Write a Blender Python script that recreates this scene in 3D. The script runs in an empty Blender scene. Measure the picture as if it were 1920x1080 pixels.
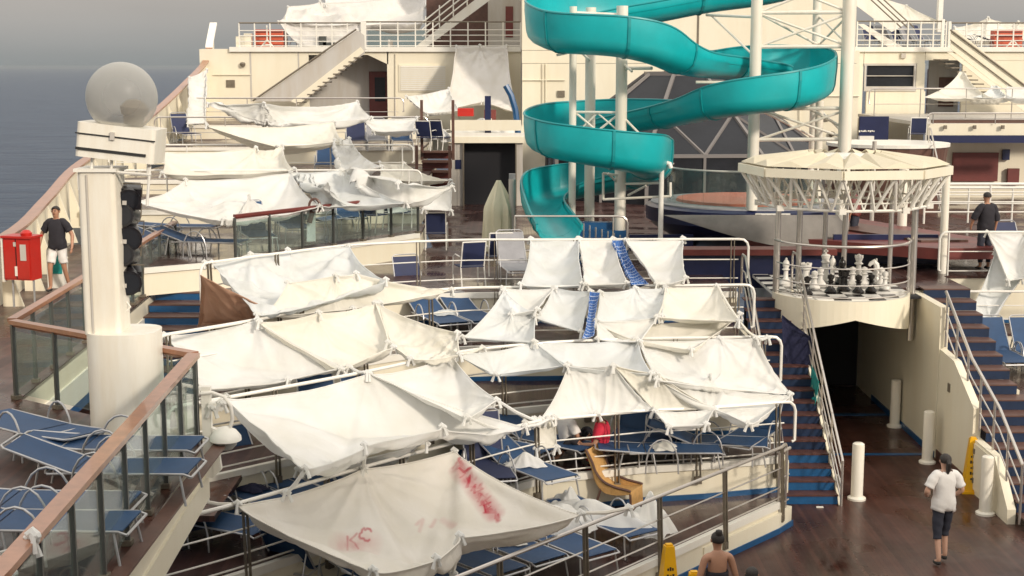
import bpy, bmesh, math, random
import numpy as np
from mathutils import Vector, Matrix
random.seed(7); rng = np.random.default_rng(5)
C = bpy.context.scene.collection
S = bpy.context.scene
R = math.radians
# ---------------------------------------------------------------- camera
CH, PITCH, F = 7.5, R(8.74), 2700.0
cd = bpy.data.cameras.new('camera'); cam = bpy.data.objects.new('camera', cd); C.objects.link(cam)
cam.location = (0, 0, CH); cam.rotation_euler = (R(90) - PITCH, 0, 0)
cd.sensor_width = 36; cd.lens = 36 * F / 1920; cd.clip_end = 60000; cd.clip_start = .1
S.camera = cam
# ---------------------------------------------------------------- light
SUN_EL, SUN_AZ = 24, 40           # elevation; azimuth of the sun, degrees right of straight behind the camera
w = bpy.data.worlds.new('World'); S.world = w; w.use_nodes = True
nt = w.node_tree; nt.nodes.clear()
wo = nt.nodes.new('ShaderNodeOutputWorld'); bg = nt.nodes.new('ShaderNodeBackground')
sk = nt.nodes.new('ShaderNodeTexSky'); sk.sky_type = 'NISHITA'; sk.sun_disc = False
sk.sun_elevation = R(SUN_EL); sk.sun_rotation = R(180 - SUN_AZ)
sk.air_density = 1.6; sk.dust_density = 6.0; sk.ozone_density = 1.0
hs = nt.nodes.new('ShaderNodeHueSaturation'); hs.inputs['Saturation'].default_value = .3
# thin overcast veil: an even warm grey cloud layer mixed into the sky
veil = nt.nodes.new('ShaderNodeValToRGB')
tc = nt.nodes.new('ShaderNodeTexCoord'); sp = nt.nodes.new('ShaderNodeSeparateXYZ')
nt.links.new(tc.outputs['Generated'], sp.inputs[0]); nt.links.new(sp.outputs['Z'], veil.inputs[0])
veil.color_ramp.elements[0].position = 0.0; veil.color_ramp.elements[0].color = (2.3, 2.45, 2.45, 1)
veil.color_ramp.elements[1].position = 0.5; veil.color_ramp.elements[1].color = (10.5, 9.9, 9.0, 1)
e = veil.color_ramp.elements.new(0.05); e.color = (3.9, 3.6, 3.3, 1)
mx = nt.nodes.new('ShaderNodeMix'); mx.data_type = 'RGBA'; mx.inputs['Factor'].default_value = .9
nt.links.new(sk.outputs[0], hs.inputs['Color']); nt.links.new(hs.outputs[0], mx.inputs[6])
cn = nt.nodes.new('ShaderNodeTexNoise'); cn.inputs['Scale'].default_value = 3.0; cn.inputs['Detail'].default_value = 5
cm = nt.nodes.new('ShaderNodeMapping'); cm.inputs['Scale'].default_value = (1, 1, 7); nt.links.new(tc.outputs['Generated'], cm.inputs[0]); nt.links.new(cm.outputs[0], cn.inputs['Vector'])
cr = nt.nodes.new('ShaderNodeMapRange'); cr.inputs['From Min'].default_value = .3; cr.inputs['From Max'].default_value = .7; cr.inputs['To Min'].default_value = .93; cr.inputs['To Max'].default_value = 1.08
nt.links.new(cn.outputs['Fac'], cr.inputs[0]); vm = nt.nodes.new('ShaderNodeVectorMath'); vm.operation = 'SCALE'
nt.links.new(veil.outputs[0], vm.inputs[0]); nt.links.new(cr.outputs[0], vm.inputs['Scale']); nt.links.new(vm.outputs[0], mx.inputs[7]); nt.links.new(mx.outputs[2], bg.inputs[0])
bg.inputs[1].default_value = .1; nt.links.new(bg.outputs[0], wo.inputs[0])
sl = bpy.data.lights.new('sun', 'SUN'); sl.energy = 2.15; sl.angle = R(6.0); sl.color = (1, .88, .73)
sun = bpy.data.objects.new('sun', sl); C.objects.link(sun)
sd = Vector((math.sin(R(SUN_AZ)) * math.cos(R(SUN_EL)), -math.cos(R(SUN_AZ)) * math.cos(R(SUN_EL)), math.sin(R(SUN_EL))))
sun.rotation_euler = sd.to_track_quat('Z', 'Y').to_euler()
S.view_settings.view_transform = 'Standard'; S.view_settings.look = 'None'
S.view_settings.gamma = 1; S.view_settings.use_curve_mapping = False
S.view_settings.exposure = 0.38
S.cycles.use_denoising = True
S.cycles.max_bounces = 8; S.cycles.transparent_max_bounces = 24

# ---------------------------------------------------------------- pixel of the photograph -> point in the place
def ray(u, v):
    a, b = (u - 960) / F, (540 - v) / F
    return Vector((a, math.cos(PITCH) + b * math.sin(PITCH), -math.sin(PITCH) + b * math.cos(PITCH)))
def P(u, v, z):
    d = ray(u, v); t = (z - CH) / d.z
    return Vector((d.x * t, d.y * t, z))
def Q(u, v, Y):
    d = ray(u, v); t = Y / d.y
    return Vector((d.x * t, Y, CH + d.z * t))

# ---------------------------------------------------------------- materials
def mat(name, col, rough=.5, metal=0., var=0., vscale=3., bump=0., bscale=40., coat=0., trans=0., spec=.5):
    m = bpy.data.materials.new(name); m.use_nodes = True; n = m.node_tree; b = n.nodes['Principled BSDF']
    b.inputs['Base Color'].default_value = (*col, 1); b.inputs['Roughness'].default_value = rough
    b.inputs['Metallic'].default_value = metal; b.inputs['Coat Weight'].default_value = coat
    b.inputs['Specular IOR Level'].default_value = spec
    m.diffuse_color = (*col, 1)
    if var or bump:
        t = n.nodes.new('ShaderNodeTexCoord')
    if var:
        ns = n.nodes.new('ShaderNodeTexNoise'); ns.inputs['Scale'].default_value = vscale; ns.inputs['Detail'].default_value = 6
        ns.inputs['Roughness'].default_value = .65
        n.links.new(t.outputs['Object'], ns.inputs['Vector'])
        r = n.nodes.new('ShaderNodeValToRGB'); r.color_ramp.elements[0].position = .3; r.color_ramp.elements[1].position = .7
        r.color_ramp.elements[0].color = tuple(c * (1 - var) for c in col) + (1,)
        r.color_ramp.elements[1].color = tuple(min(1, c * (1 + var * .5)) for c in col) + (1,)
        n.links.new(ns.outputs['Fac'], r.inputs[0]); n.links.new(r.outputs[0], b.inputs['Base Color'])
    if bump:
        nb = n.nodes.new('ShaderNodeTexNoise'); nb.inputs['Scale'].default_value = bscale; nb.inputs['Detail'].default_value = 4
        n.links.new(t.outputs['Object'], nb.inputs['Vector'])
        bp = n.nodes.new('ShaderNodeBump'); bp.inputs['Strength'].default_value = bump; bp.inputs['Distance'].default_value = .02
        n.links.new(nb.outputs['Fac'], bp.inputs['Height']); n.links.new(bp.outputs[0], b.inputs['Normal'])
    return m
def painted(name, col, rough=.35, streak=.12):
    """marine paint: faint rust and salt streaks running down, slight plate waviness"""
    m = mat(name, col, rough); n = m.node_tree; b = n.nodes['Principled BSDF']
    t = n.nodes.new('ShaderNodeTexCoord'); mp = n.nodes.new('ShaderNodeMapping'); mp.inputs['Scale'].default_value = (1.6, 1.6, .25)
    ns = n.nodes.new('ShaderNodeTexNoise'); ns.inputs['Scale'].default_value = 1.3; ns.inputs['Detail'].default_value = 9; ns.inputs['Roughness'].default_value = .7
    n.links.new(t.outputs['Object'], mp.inputs[0]); n.links.new(mp.outputs[0], ns.inputs['Vector'])
    r = n.nodes.new('ShaderNodeValToRGB'); r.color_ramp.elements[0].position = .28; r.color_ramp.elements[1].position = .6
    r.color_ramp.elements[0].color = (col[0] * (1 - streak), col[1] * (1 - streak * 1.5), col[2] * (1 - streak * 2.2), 1)
    r.color_ramp.elements[1].color = (*col, 1)
    n.links.new(ns.outputs['Fac'], r.inputs[0]); n.links.new(r.outputs[0], b.inputs['Base Color'])
    n2 = n.nodes.new('ShaderNodeTexNoise'); n2.inputs['Scale'].default_value = 1.2
    n.links.new(t.outputs['Object'], n2.inputs['Vector'])
    bp = n.nodes.new('ShaderNodeBump'); bp.inputs['Strength'].default_value = .25; bp.inputs['Distance'].default_value = .03
    n.links.new(n2.outputs['Fac'], bp.inputs['Height']); n.links.new(bp.outputs[0], b.inputs['Normal'])
    return m
def decking(name, c0, c1, wet=.5, axis='X'):
    """narrow teak planks with dark caulking; wet patches make it shine"""
    m = mat(name, c0, .4); n = m.node_tree; b = n.nodes['Principled BSDF']
    t = n.nodes.new('ShaderNodeTexCoord'); s = n.nodes.new('ShaderNodeSeparateXYZ'); n.links.new(t.outputs['Object'], s.inputs[0])
    def math_(op, a, v=None):
        k = n.nodes.new('ShaderNodeMath'); k.operation = op; n.links.new(a, k.inputs[0])
        if v is not None:
            if isinstance(v, (int, float)): k.inputs[1].default_value = v
            else: n.links.new(v, k.inputs[1])
        return k.outputs[0]
    u = math_('MULTIPLY', s.outputs[axis], 1 / .075)
    fr = math_('FRACT', u); seam = math_('LESS_THAN', fr, .1)
    wn = n.nodes.new('ShaderNodeTexWhiteNoise'); wn.noise_dimensions = '1D'; n.links.new(math_('FLOOR', u), wn.inputs['W'])
    ns = n.nodes.new('ShaderNodeTexNoise'); ns.inputs['Scale'].default_value = .9; ns.inputs['Detail'].default_value = 8; ns.inputs['Roughness'].default_value = .62
    n.links.new(t.outputs['Object'], ns.inputs['Vector'])
    mixf = math_('ADD', math_('MULTIPLY', wn.outputs['Value'], .35), math_('MULTIPLY', ns.outputs['Fac'], .75))
    r = n.nodes.new('ShaderNodeValToRGB'); r.color_ramp.elements[0].position = .3; r.color_ramp.elements[1].position = .8
    r.color_ramp.elements[0].color = (*c0, 1); r.color_ramp.elements[1].color = (*c1, 1)
    n.links.new(mixf, r.inputs[0])
    mx = n.nodes.new('ShaderNodeMix'); mx.data_type = 'RGBA'; n.links.new(math_('MULTIPLY', seam, .6), mx.inputs['Factor'])
    n.links.new(r.outputs[0], mx.inputs[6]); mx.inputs[7].default_value = (.012, .01, .01, 1)
    n.links.new(mx.outputs[2], b.inputs['Base Color'])
    n2 = n.nodes.new('ShaderNodeTexNoise'); n2.inputs['Scale'].default_value = .7; n2.inputs['Detail'].default_value = 5
    n.links.new(t.outputs['Object'], n2.inputs['Vector'])
    r2 = n.nodes.new('ShaderNodeMapRange'); r2.inputs['From Min'].default_value = .5 - .25 * wet; r2.inputs['From Max'].default_value = .62
    r2.inputs['To Min'].default_value = .06; r2.inputs['To Max'].default_value = .5
    n.links.new(n2.outputs['Fac'], r2.inputs[0]); n.links.new(r2.outputs[0], b.inputs['Roughness'])
    bp = n.nodes.new('ShaderNodeBump'); bp.inputs['Strength'].default_value = .5; bp.inputs['Distance'].default_value = .004; bp.invert = True
    n.links.new(seam, bp.inputs['Height']); n.links.new(bp.outputs[0], b.inputs['Normal'])
    return m
def glassy(name, tint, opac=.25, rough=.03):
    m = bpy.data.materials.new(name); m.use_nodes = True; n = m.node_tree; n.nodes.clear()
    o = n.nodes.new('ShaderNodeOutputMaterial'); tr = n.nodes.new('ShaderNodeBsdfTransparent'); tr.inputs[0].default_value = (*tint, 1)
    g = n.nodes.new('ShaderNodeBsdfGlossy'); g.inputs['Roughness'].default_value = rough
    d = n.nodes.new('ShaderNodeBsdfDiffuse'); d.inputs[0].default_value = (.45, .5, .47, 1)
    fz0 = n.nodes.new('ShaderNodeLayerWeight'); fz0.inputs[0].default_value = .5; fz = n.nodes.new('ShaderNodeMapRange'); fz.inputs['From Min'].default_value = .55; fz.inputs['To Min'].default_value = .04; fz.inputs['To Max'].default_value = .55; n.links.new(fz0.outputs['Facing'], fz.inputs[0])
    m1 = n.nodes.new('ShaderNodeMixShader'); m1.inputs[0].default_value = opac
    m2 = n.nodes.new('ShaderNodeMixShader'); n.links.new(fz.outputs[0], m2.inputs[0])
    n.links.new(tr.outputs[0], m1.inputs[1]); n.links.new(d.outputs[0], m1.inputs[2])
    n.links.new(m1.outputs[0], m2.inputs[1]); n.links.new(g.outputs[0], m2.inputs[2]); n.links.new(m2.outputs[0], o.inputs[0])
    m.diffuse_color = (*tint, 1); return m
def sheetmat(name, col, transl=.3, img=None):
    m = bpy.data.materials.new(name); m.use_nodes = True; n = m.node_tree; n.nodes.clear()
    o = n.nodes.new('ShaderNodeOutputMaterial'); d = n.nodes.new('ShaderNodeBsdfPrincipled')
    d.inputs['Roughness'].default_value = .85; d.inputs['Sheen Weight'].default_value = .15; d.inputs['Specular IOR Level'].default_value = .15
    tl = n.nodes.new('ShaderNodeBsdfTranslucent'); mx = n.nodes.new('ShaderNodeMixShader'); mx.inputs[0].default_value = transl
    t = n.nodes.new('ShaderNodeTexCoord'); ns = n.nodes.new('ShaderNodeTexNoise'); ns.inputs['Scale'].default_value = 1.6; ns.inputs['Detail'].default_value = 6
    n.links.new(t.outputs['Object'], ns.inputs['Vector'])
    r = n.nodes.new('ShaderNodeValToRGB'); r.color_ramp.elements[0].position = .3; r.color_ramp.elements[1].position = .65
    r.color_ramp.elements[0].color = (col[0] * .93, col[1] * .92, col[2] * .88, 1); r.color_ramp.elements[1].color = (*col, 1)
    n.links.new(ns.outputs['Fac'], r.inputs[0]); src = r.outputs[0]
    if img is not None:
        it = n.nodes.new('ShaderNodeTexImage'); it.image = img; it.extension = 'CLIP'
        n.links.new(t.outputs['UV'], it.inputs[0])
        mm = n.nodes.new('ShaderNodeMix'); mm.data_type = 'RGBA'; n.links.new(it.outputs['Color'], mm.inputs['Factor'])
        n.links.new(src, mm.inputs[6]); mm.inputs[7].default_value = (.52, .045, .075, 1); src = mm.outputs[2]
    n.links.new(src, d.inputs['Base Color']); n.links.new(src, tl.inputs[0])
    # crumple relief: fine creases
    w1 = n.nodes.new('ShaderNodeTexNoise'); w1.inputs['Scale'].default_value = 2.6; w1.inputs['Detail'].default_value = 5; w1.inputs['Distortion'].default_value = 1.6
    n.links.new(t.outputs['Object'], w1.inputs['Vector'])
    bp = n.nodes.new('ShaderNodeBump'); bp.inputs['Strength'].default_value = .35; bp.inputs['Distance'].default_value = .06
    n.links.new(w1.outputs['Fac'], bp.inputs['Height']); n.links.new(bp.outputs[0], d.inputs['Normal'])
    n.links.new(d.outputs[0], mx.inputs[1]); n.links.new(tl.outputs[0], mx.inputs[2]); n.links.new(mx.outputs[0], o.inputs[0])
    return m
M = {}
M['cream'] = painted('cream_paint', (.80, .75, .61), .38, .05)
M['white'] = painted('white_paint', (.80, .785, .73), .35, .06)
M['column'] = painted('column_paint', (.80, .775, .70), .32, .12)
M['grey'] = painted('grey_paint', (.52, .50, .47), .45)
M['dark'] = mat('unlit_black', (.012, .012, .016), .8)  # the dark of unlit interiors put into the colour: passage and doorway
M['deck'] = decking('wet_teak_deck', (.032, .011, .008), (.088, .034, .024), .9, 'X')
M['deck2'] = decking('terrace_teak', (.038, .016, .014), (.085, .04, .034), .5, 'X')
M['wood'] = mat('varnished_handrail', (.36, .16, .085), .3, var=.25, vscale=6, coat=.3)
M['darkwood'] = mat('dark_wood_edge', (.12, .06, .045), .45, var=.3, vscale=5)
M['maroon'] = mat('maroon_paint', (.16, .035, .03), .45, var=.2)
M['blue'] = mat('blue_deck_paint', (.012, .085, .22), .35, var=.2, vscale=4)
M['navy'] = mat('navy_paint', (.012, .018, .07), .35, var=.15)
M['steel'] = mat('brushed_rail_steel', (.62, .58, .54), .3, .85, var=.1)
M['railwhite'] = mat('rail_white', (.76, .74, .69), .3, var=.08, vscale=8)
M['darksteel'] = mat('dark_post_steel', (.10, .105, .10), .4, .4)
M['bracket'] = mat('bracket_steel', (.2, .17, .13), .5, .3, var=.3, vscale=8)
M['riser'] = mat('dark_blue_riser', (.006, .022, .065), .45, var=.3, vscale=5)
M['nosing'] = mat('worn_tread', (.085, .032, .026), .5, var=.4, vscale=6)
M['domegrey'] = mat('dome_frame_grey', (.19, .175, .17), .45)
M['glass'] = glassy('rail_glass', (.88, .94, .92), .07)
M['darkglass'] = mat('dark_dome_glass', (.022, .024, .03), .25, 0, var=.3, vscale=.8, spec=.3)
M['teal'] = mat('teal_fibreglass', (.003, .39, .42), .38, var=.16, vscale=1.1, coat=.08)
M['tealseam'] = mat('teal_flange', (.002, .25, .27), .4)
M['sheet'] = sheetmat('bed_sheet_white', (.87, .87, .86), .36)
M['sheet_b'] = sheetmat('bed_sheet_ivory', (.87, .85, .79), .32)
M['sheet_c'] = sheetmat('bed_sheet_cool_white', (.84, .86, .87), .4)
M['sheetcream'] = sheetmat('cream_sheet', (.80, .77, .60), .2)
M['brown'] = sheetmat('brown_curtain_cloth', (.60, .38, .27), .4)
M['tarp'] = sheetmat('grey_tarp', (.74, .72, .70), .15)
M['fabric'] = mat('blue_sling_fabric', (.013, .055, .145), .6, var=.18, vscale=3, bump=.2, bscale=300)
M['fabricnavy'] = mat('navy_sling_fabric', (.014, .022, .075), .65, var=.2, vscale=3)
M['fabricgrey'] = mat('grey_sling_fabric', (.28, .28, .30), .65, var=.2)
M['alu'] = mat('aluminium_tube', (.50, .50, .51), .35, .6, var=.2, vscale=5)
M['canvas_tan'] = sheetmat('weathered_canopy_cloth', (.70, .64, .50), .15)
M['awning'] = mat('grey_canvas', (.20, .185, .17), .7, var=.2)  # grey-brown cloth tone with slight random variation
M['red'] = mat('red_paint', (.45, .018, .012), .35, var=.12)
M['yellow'] = mat('yellow_plastic', (.78, .42, .01), .35, var=.08)
M['ink'] = mat('black_print', (.02, .02, .02), .6)
M['black'] = mat('black_housing', (.014, .013, .016), .35, var=.3)
M['orange'] = mat('orange_float', (.6, .12, .06), .45, var=.12)
M['tan'] = mat('tan_wicker', (.62, .36, .13), .6, var=.2, vscale=14, bump=.5, bscale=90)
M['chessw'] = mat('white_chess_plastic', (.78, .76, .72), .35, var=.06)
M['chessb'] = mat('black_chess_plastic', (.012, .010, .010), .25)
M['skin1'] = mat('skin_tan', (.42, .22, .14), .5, var=.1, vscale=9)
M['skin2'] = mat('skin_light', (.60, .36, .26), .5, var=.1, vscale=9)
M['hair'] = mat('dark_hair', (.02, .014, .012), .5, bump=.6, bscale=120)
M['tblack'] = mat('black_cotton', (.018, .016, .022), .85, bump=.4, bscale=14)
M['twhite'] = mat('white_cotton', (.76, .74, .72), .85, var=.05, bump=.5, bscale=9)
M['tred'] = mat('red_cotton', (.55, .02, .05), .8, bump=.3, bscale=12)
M['trousers'] = mat('dark_trousers', (.03, .033, .05), .85)
M['terry'] = mat('navy_towel', (.012, .014, .045), .95, bump=.5, bscale=150)
M['tealtowel'] = mat('teal_towel', (.02, .28, .27), .95, bump=.5, bscale=150)

# ---------------------------------------------------------------- mesh helper
class MB:
    def __init__(s): s.v = []; s.f = []; s.mi = []; s.smooth = False; s.cur = 0
    def add(s, vs, fs, mi=None):
        o = len(s.v); s.v += [tuple(v) for v in vs]; s.f += [tuple(i + o for i in f) for f in fs]
        s.mi += [s.cur if mi is None else mi] * len(fs); return s
    def box(s, c, d, rz=0, mi=None, taper=1.0):
        hx, hy, hz = d[0] / 2, d[1] / 2, d[2] / 2; ca, sa = math.cos(rz), math.sin(rz); vs = []
        for z in (-1, 1):
            k = taper if z > 0 else 1
            for x, y in ((-1, -1), (1, -1), (1, 1), (-1, 1)):
                X, Y = x * hx * k, y * hy * k
                vs.append((c[0] + X * ca - Y * sa, c[1] + X * sa + Y * ca, c[2] + z * hz))
        return s.add(vs, [(0, 3, 2, 1), (4, 5, 6, 7), (0, 1, 5, 4), (1, 2, 6, 5), (2, 3, 7, 6), (3, 0, 4, 7)], mi)
    def bar(s, p, q, wd, ht, mi=None, up=(0, 0, 1)):
        p, q = Vector(p), Vector(q); t = (q - p).normalized(); u = Vector(up)
        if abs(t.dot(u)) > .99: u = Vector((0, 1, 0))
        a = t.cross(u).normalized() * wd / 2; b = a.cross(t).normalized() * ht / 2
        vs = [p - a - b, p + a - b, p + a + b, p - a + b, q - a - b, q + a - b, q + a + b, q - a + b]
        return s.add(vs, [(0, 3, 2, 1), (4, 5, 6, 7), (0, 1, 5, 4), (1, 2, 6, 5), (2, 3, 7, 6), (3, 0, 4, 7)], mi)
    def tube(s, pts, r, n=8, cap=True, mi=None):
        pts = [Vector(p) for p in pts]; N = len(pts); rs = r if isinstance(r, (list, tuple)) else [r] * N
        vs = []; a = None
        for i, p in enumerate(pts):
            t = (pts[min(i + 1, N - 1)] - pts[max(i - 1, 0)])
            if t.length < 1e-9: t = Vector((0, 0, 1))
            t.normalize()
            if a is None:
                a = t.cross(Vector((0, 0, 1)) if abs(t.z) < .95 else Vector((1, 0, 0))).normalized()
            else:
                a = (a - t * a.dot(t))
                a = a.normalized() if a.length > 1e-6 else t.orthogonal().normalized()
            b = t.cross(a)
            for k in range(n):
                g = 2 * math.pi * k / n; vs.append(p + (a * math.cos(g) + b * math.sin(g)) * rs[i])
        fs = [(i * n + k, i * n + (k + 1) % n, (i + 1) * n + (k + 1) % n, (i + 1) * n + k) for i in range(N - 1) for k in range(n)]
        if cap: fs += [tuple(range(n))[::-1], tuple((N - 1) * n + k for k in range(n))]
        return s.add(vs, fs, mi)
    def lathe(s, prof, c=(0, 0, 0), n=20, mi=None):
        vs = []; N = len(prof)
        for r, z in prof:
            for k in range(n):
                g = 2 * math.pi * k / n; vs.append((c[0] + r * math.cos(g), c[1] + r * math.sin(g), c[2] + z))
        fs = [(i * n + k, i * n + (k + 1) % n, (i + 1) * n + (k + 1) % n, (i + 1) * n + k) for i in range(N - 1) for k in range(n)]
        if prof[0][0] > 1e-4: fs.append(tuple(range(n))[::-1])
        if prof[-1][0] > 1e-4: fs.append(tuple((N - 1) * n + k for k in range(n)))
        return s.add(vs, fs, mi)
    def prism(s, poly, z0, z1, mi=None, mtop=None):
        n = len(poly); ar = sum(poly[i][0] * poly[(i + 1) % n][1] - poly[(i + 1) % n][0] * poly[i][1] for i in range(n))
        if ar < 0: poly = poly[::-1]
        vs = [(p[0], p[1], z0) for p in poly] + [(p[0], p[1], z1) for p in poly]
        s.add(vs, [tuple(range(n))[::-1]] + [(i, (i + 1) % n, n + (i + 1) % n, n + i) for i in range(n)], mi)
        s.add([(p[0], p[1], z1) for p in poly], [tuple(range(n))], mtop if mtop is not None else mi); return s
    def wallstrip(s, pts, z0, z1, th=.06, mi=None):
        """upright strip following a polyline (z0/z1 numbers or per-point lists); thickness to the left of travel"""
        pts = [Vector((p[0], p[1], 0)) for p in pts]; N = len(pts)
        za = z0 if isinstance(z0, (list, tuple)) else [z0] * N; zb = z1 if isinstance(z1, (list, tuple)) else [z1] * N
        vs = []
        for i in range(N):
            t = (pts[min(i + 1, N - 1)] - pts[max(i - 1, 0)]).normalized(); nrm = Vector((-t.y, t.x, 0))
            q = pts[i] + nrm * th; vs += [(pts[i].x, pts[i].y, za[i]), (pts[i].x, pts[i].y, zb[i]), (q.x, q.y, zb[i]), (q.x, q.y, za[i])]
        fs = []
        for i in range(N - 1):
            for k in range(4): fs.append((i * 4 + k, i * 4 + (k + 1) % 4, (i + 1) * 4 + (k + 1) % 4, (i + 1) * 4 + k))
        fs += [(3, 2, 1, 0), tuple((N - 1) * 4 + k for k in range(4))]
        return s.add(vs, fs, mi)
    def build(s, name, m, parent=None, loc=None, smooth=None):
        me = bpy.data.meshes.new(name); me.from_pydata(s.v, [], s.f)
        for x in (m if isinstance(m, (list, tuple)) else [m]): me.materials.append(x if not isinstance(x, str) else M[x])
        me.polygons.foreach_set('material_index', s.mi)
        if s.smooth if smooth is None else smooth:
            me.polygons.foreach_set('use_smooth', [True] * len(me.polygons))
            try: me.set_sharp_from_angle(angle=R(38))
            except Exception: pass
        me.update()
        o = bpy.data.objects.new(name, me); C.objects.link(o)
        if parent is not None: o.parent = parent
        if loc is not None: o.location = loc
        return o
def tag(o, label=None, cat=None, group=None, kind=None):
    if label: o['label'] = label
    if cat: o['category'] = cat
    if group: o['group'] = group
    if kind: o['kind'] = kind
    return o
def empty(name, label, cat, loc=(0, 0, 0), rz=0, group=None):
    o = bpy.data.objects.new(name, None); C.objects.link(o); o.location = loc; o.rotation_euler = (0, 0, rz)
    o.empty_display_size = .2
    return tag(o, label, cat, group)
def struct(name, mb, m, label=None, **k):
    o = mb.build(name, m, **k); return tag(o, label, None, None, 'structure')
def copy_tree(o, parent=None):
    c = o.copy(); C.objects.link(c)
    if parent is not None: c.parent = parent
    for ch in [x for x in kids.get(o.name, [])]: copy_tree(ch, c)
    return c
kids = {}
def register(root):
    """remember the children of a prototype so that copying needs no scene look-ups"""
    for ch in root.children:
        kids.setdefault(root.name, []).append(ch); register(ch)
def put(proto, loc, rz=0, label=None, group=None, used=set()):
    if proto.name not in used: used.add(proto.name); register(proto); o = proto
    else: o = copy_tree(proto)
    o.location = loc; o.rotation_euler = (0, 0, rz)
    if label: o['label'] = label
    if group: o['group'] = group
    return o
def resample(pts, step):
    pts = [Vector(p) for p in pts]; out = []; acc = 0; nxt = 0
    for a, b in zip(pts, pts[1:]):
        L = (b - a).length
        while nxt <= acc + L + 1e-6 and L > 0:
            out.append((a.lerp(b, (nxt - acc) / L), (b - a).normalized())); nxt += step
        acc += L
    return out
def smoothpoly(pts, k=6):
    pts = [Vector(p) for p in pts]; out = []
    for i in range(len(pts) - 1):
        p0 = pts[max(i - 1, 0)]; p1 = pts[i]; p2 = pts[i + 1]; p3 = pts[min(i + 2, len(pts) - 1)]
        for j in range(k):
            t = j / k
            out.append(.5 * ((2 * p1) + (-p0 + p2) * t + (2 * p0 - 5 * p1 + 4 * p2 - p3) * t * t + (-p0 + 3 * p1 - 3 * p2 + p3) * t ** 3))
    out.append(pts[-1]); return out
# ================================================================ sea
mb = MB(); mb.add([(-30000, -2000, -24), (30000, -2000, -24), (30000, 40000, -24), (-30000, 40000, -24)], [(0, 1, 2, 3)])
ms = mat('sea_water', (.022, .034, .046), .45, spec=.22); n = ms.node_tree; b = n.nodes['Principled BSDF']
t = n.nodes.new('ShaderNodeTexCoord'); mp = n.nodes.new('ShaderNodeMapping'); mp.inputs['Scale'].default_value = (.02, .06, 1)
w1 = n.nodes.new('ShaderNodeTexNoise'); w1.inputs['Scale'].default_value = 1.6; w1.inputs['Detail'].default_value = 10; w1.inputs['Roughness'].default_value = .65
n.links.new(t.outputs['Object'], mp.inputs[0]); n.links.new(mp.outputs[0], w1.inputs['Vector'])
bp = n.nodes.new('ShaderNodeBump'); bp.inputs['Strength'].default_value = 1.0; bp.inputs['Distance'].default_value = 5.5
n.links.new(w1.outputs['Fac'], bp.inputs['Height']); n.links.new(bp.outputs[0], b.inputs['Normal'])
rr = n.nodes.new('ShaderNodeValToRGB'); rr.color_ramp.elements[0].position = .35; rr.color_ramp.elements[1].position = .7
rr.color_ramp.elements[0].color = (.020, .040, .082, 1); rr.color_ramp.elements[1].color = (.052, .082, .13, 1)
n.links.new(w1.outputs['Fac'], rr.inputs[0]); n.links.new(rr.outputs[0], b.inputs['Base Color'])
struct('sea', mb, ms)

# unseen deckhouse block and deck, added behind the camera to shade the foreground
mb = MB(); mb.box((15, -4, 5.4), (24, 15, 11)); mb.box((15, -4, 11.0), (24.6, 15.6, .2)); struct('added_shade_block', mb, 'cream')
mb = MB(); mb.box((4, -3, 5.75), (30, 8, .2)); struct('added_shade_deck', mb, 'grey')
# ================================================================ terrace outlines (plan, metres)
TZ = [0.5, 1.1, 1.75, 2.4, 3.0]
def arc(pts, k=5): return [(p.x, p.y) for p in smoothpoly([(a, b, 0) for a, b in pts], k)]
# front edges, left to right
E1 = [(-3.6, 13.2), (-.55, 16.75), (4.35, 22.6)]
E2 = arc([(-4.4, 16.7), (-3.4, 17.7), (-2.0, 19.35), (0, 21.5), (.55, 22.0)]) + [(2.15, 22.6), (3.15, 22.8), (4.5, 23.2)]
E3 = arc([(-4.6, 19.5), (-4.05, 20), (-2.2, 21.8), (-.87, 23.3), (.6, 24.1), (2.2, 24.5)]) + [(4.5, 24.65)]
E4 = arc([(-5.2, 21.4), (-4.0, 22.8), (-3.1, 24.3), (-1.15, 25.9), (.4, 26.1)]) + [(4.3, 26.4)]
E5 = arc([(-5.35, 25.2), (-4.3, 26.5), (-3.1, 27.7), (-1.2, 28.5), (.2, 28.6)]) + [(4.55, 28.7)]
EDGES = [E1, E2, E3, E4, E5]
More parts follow.
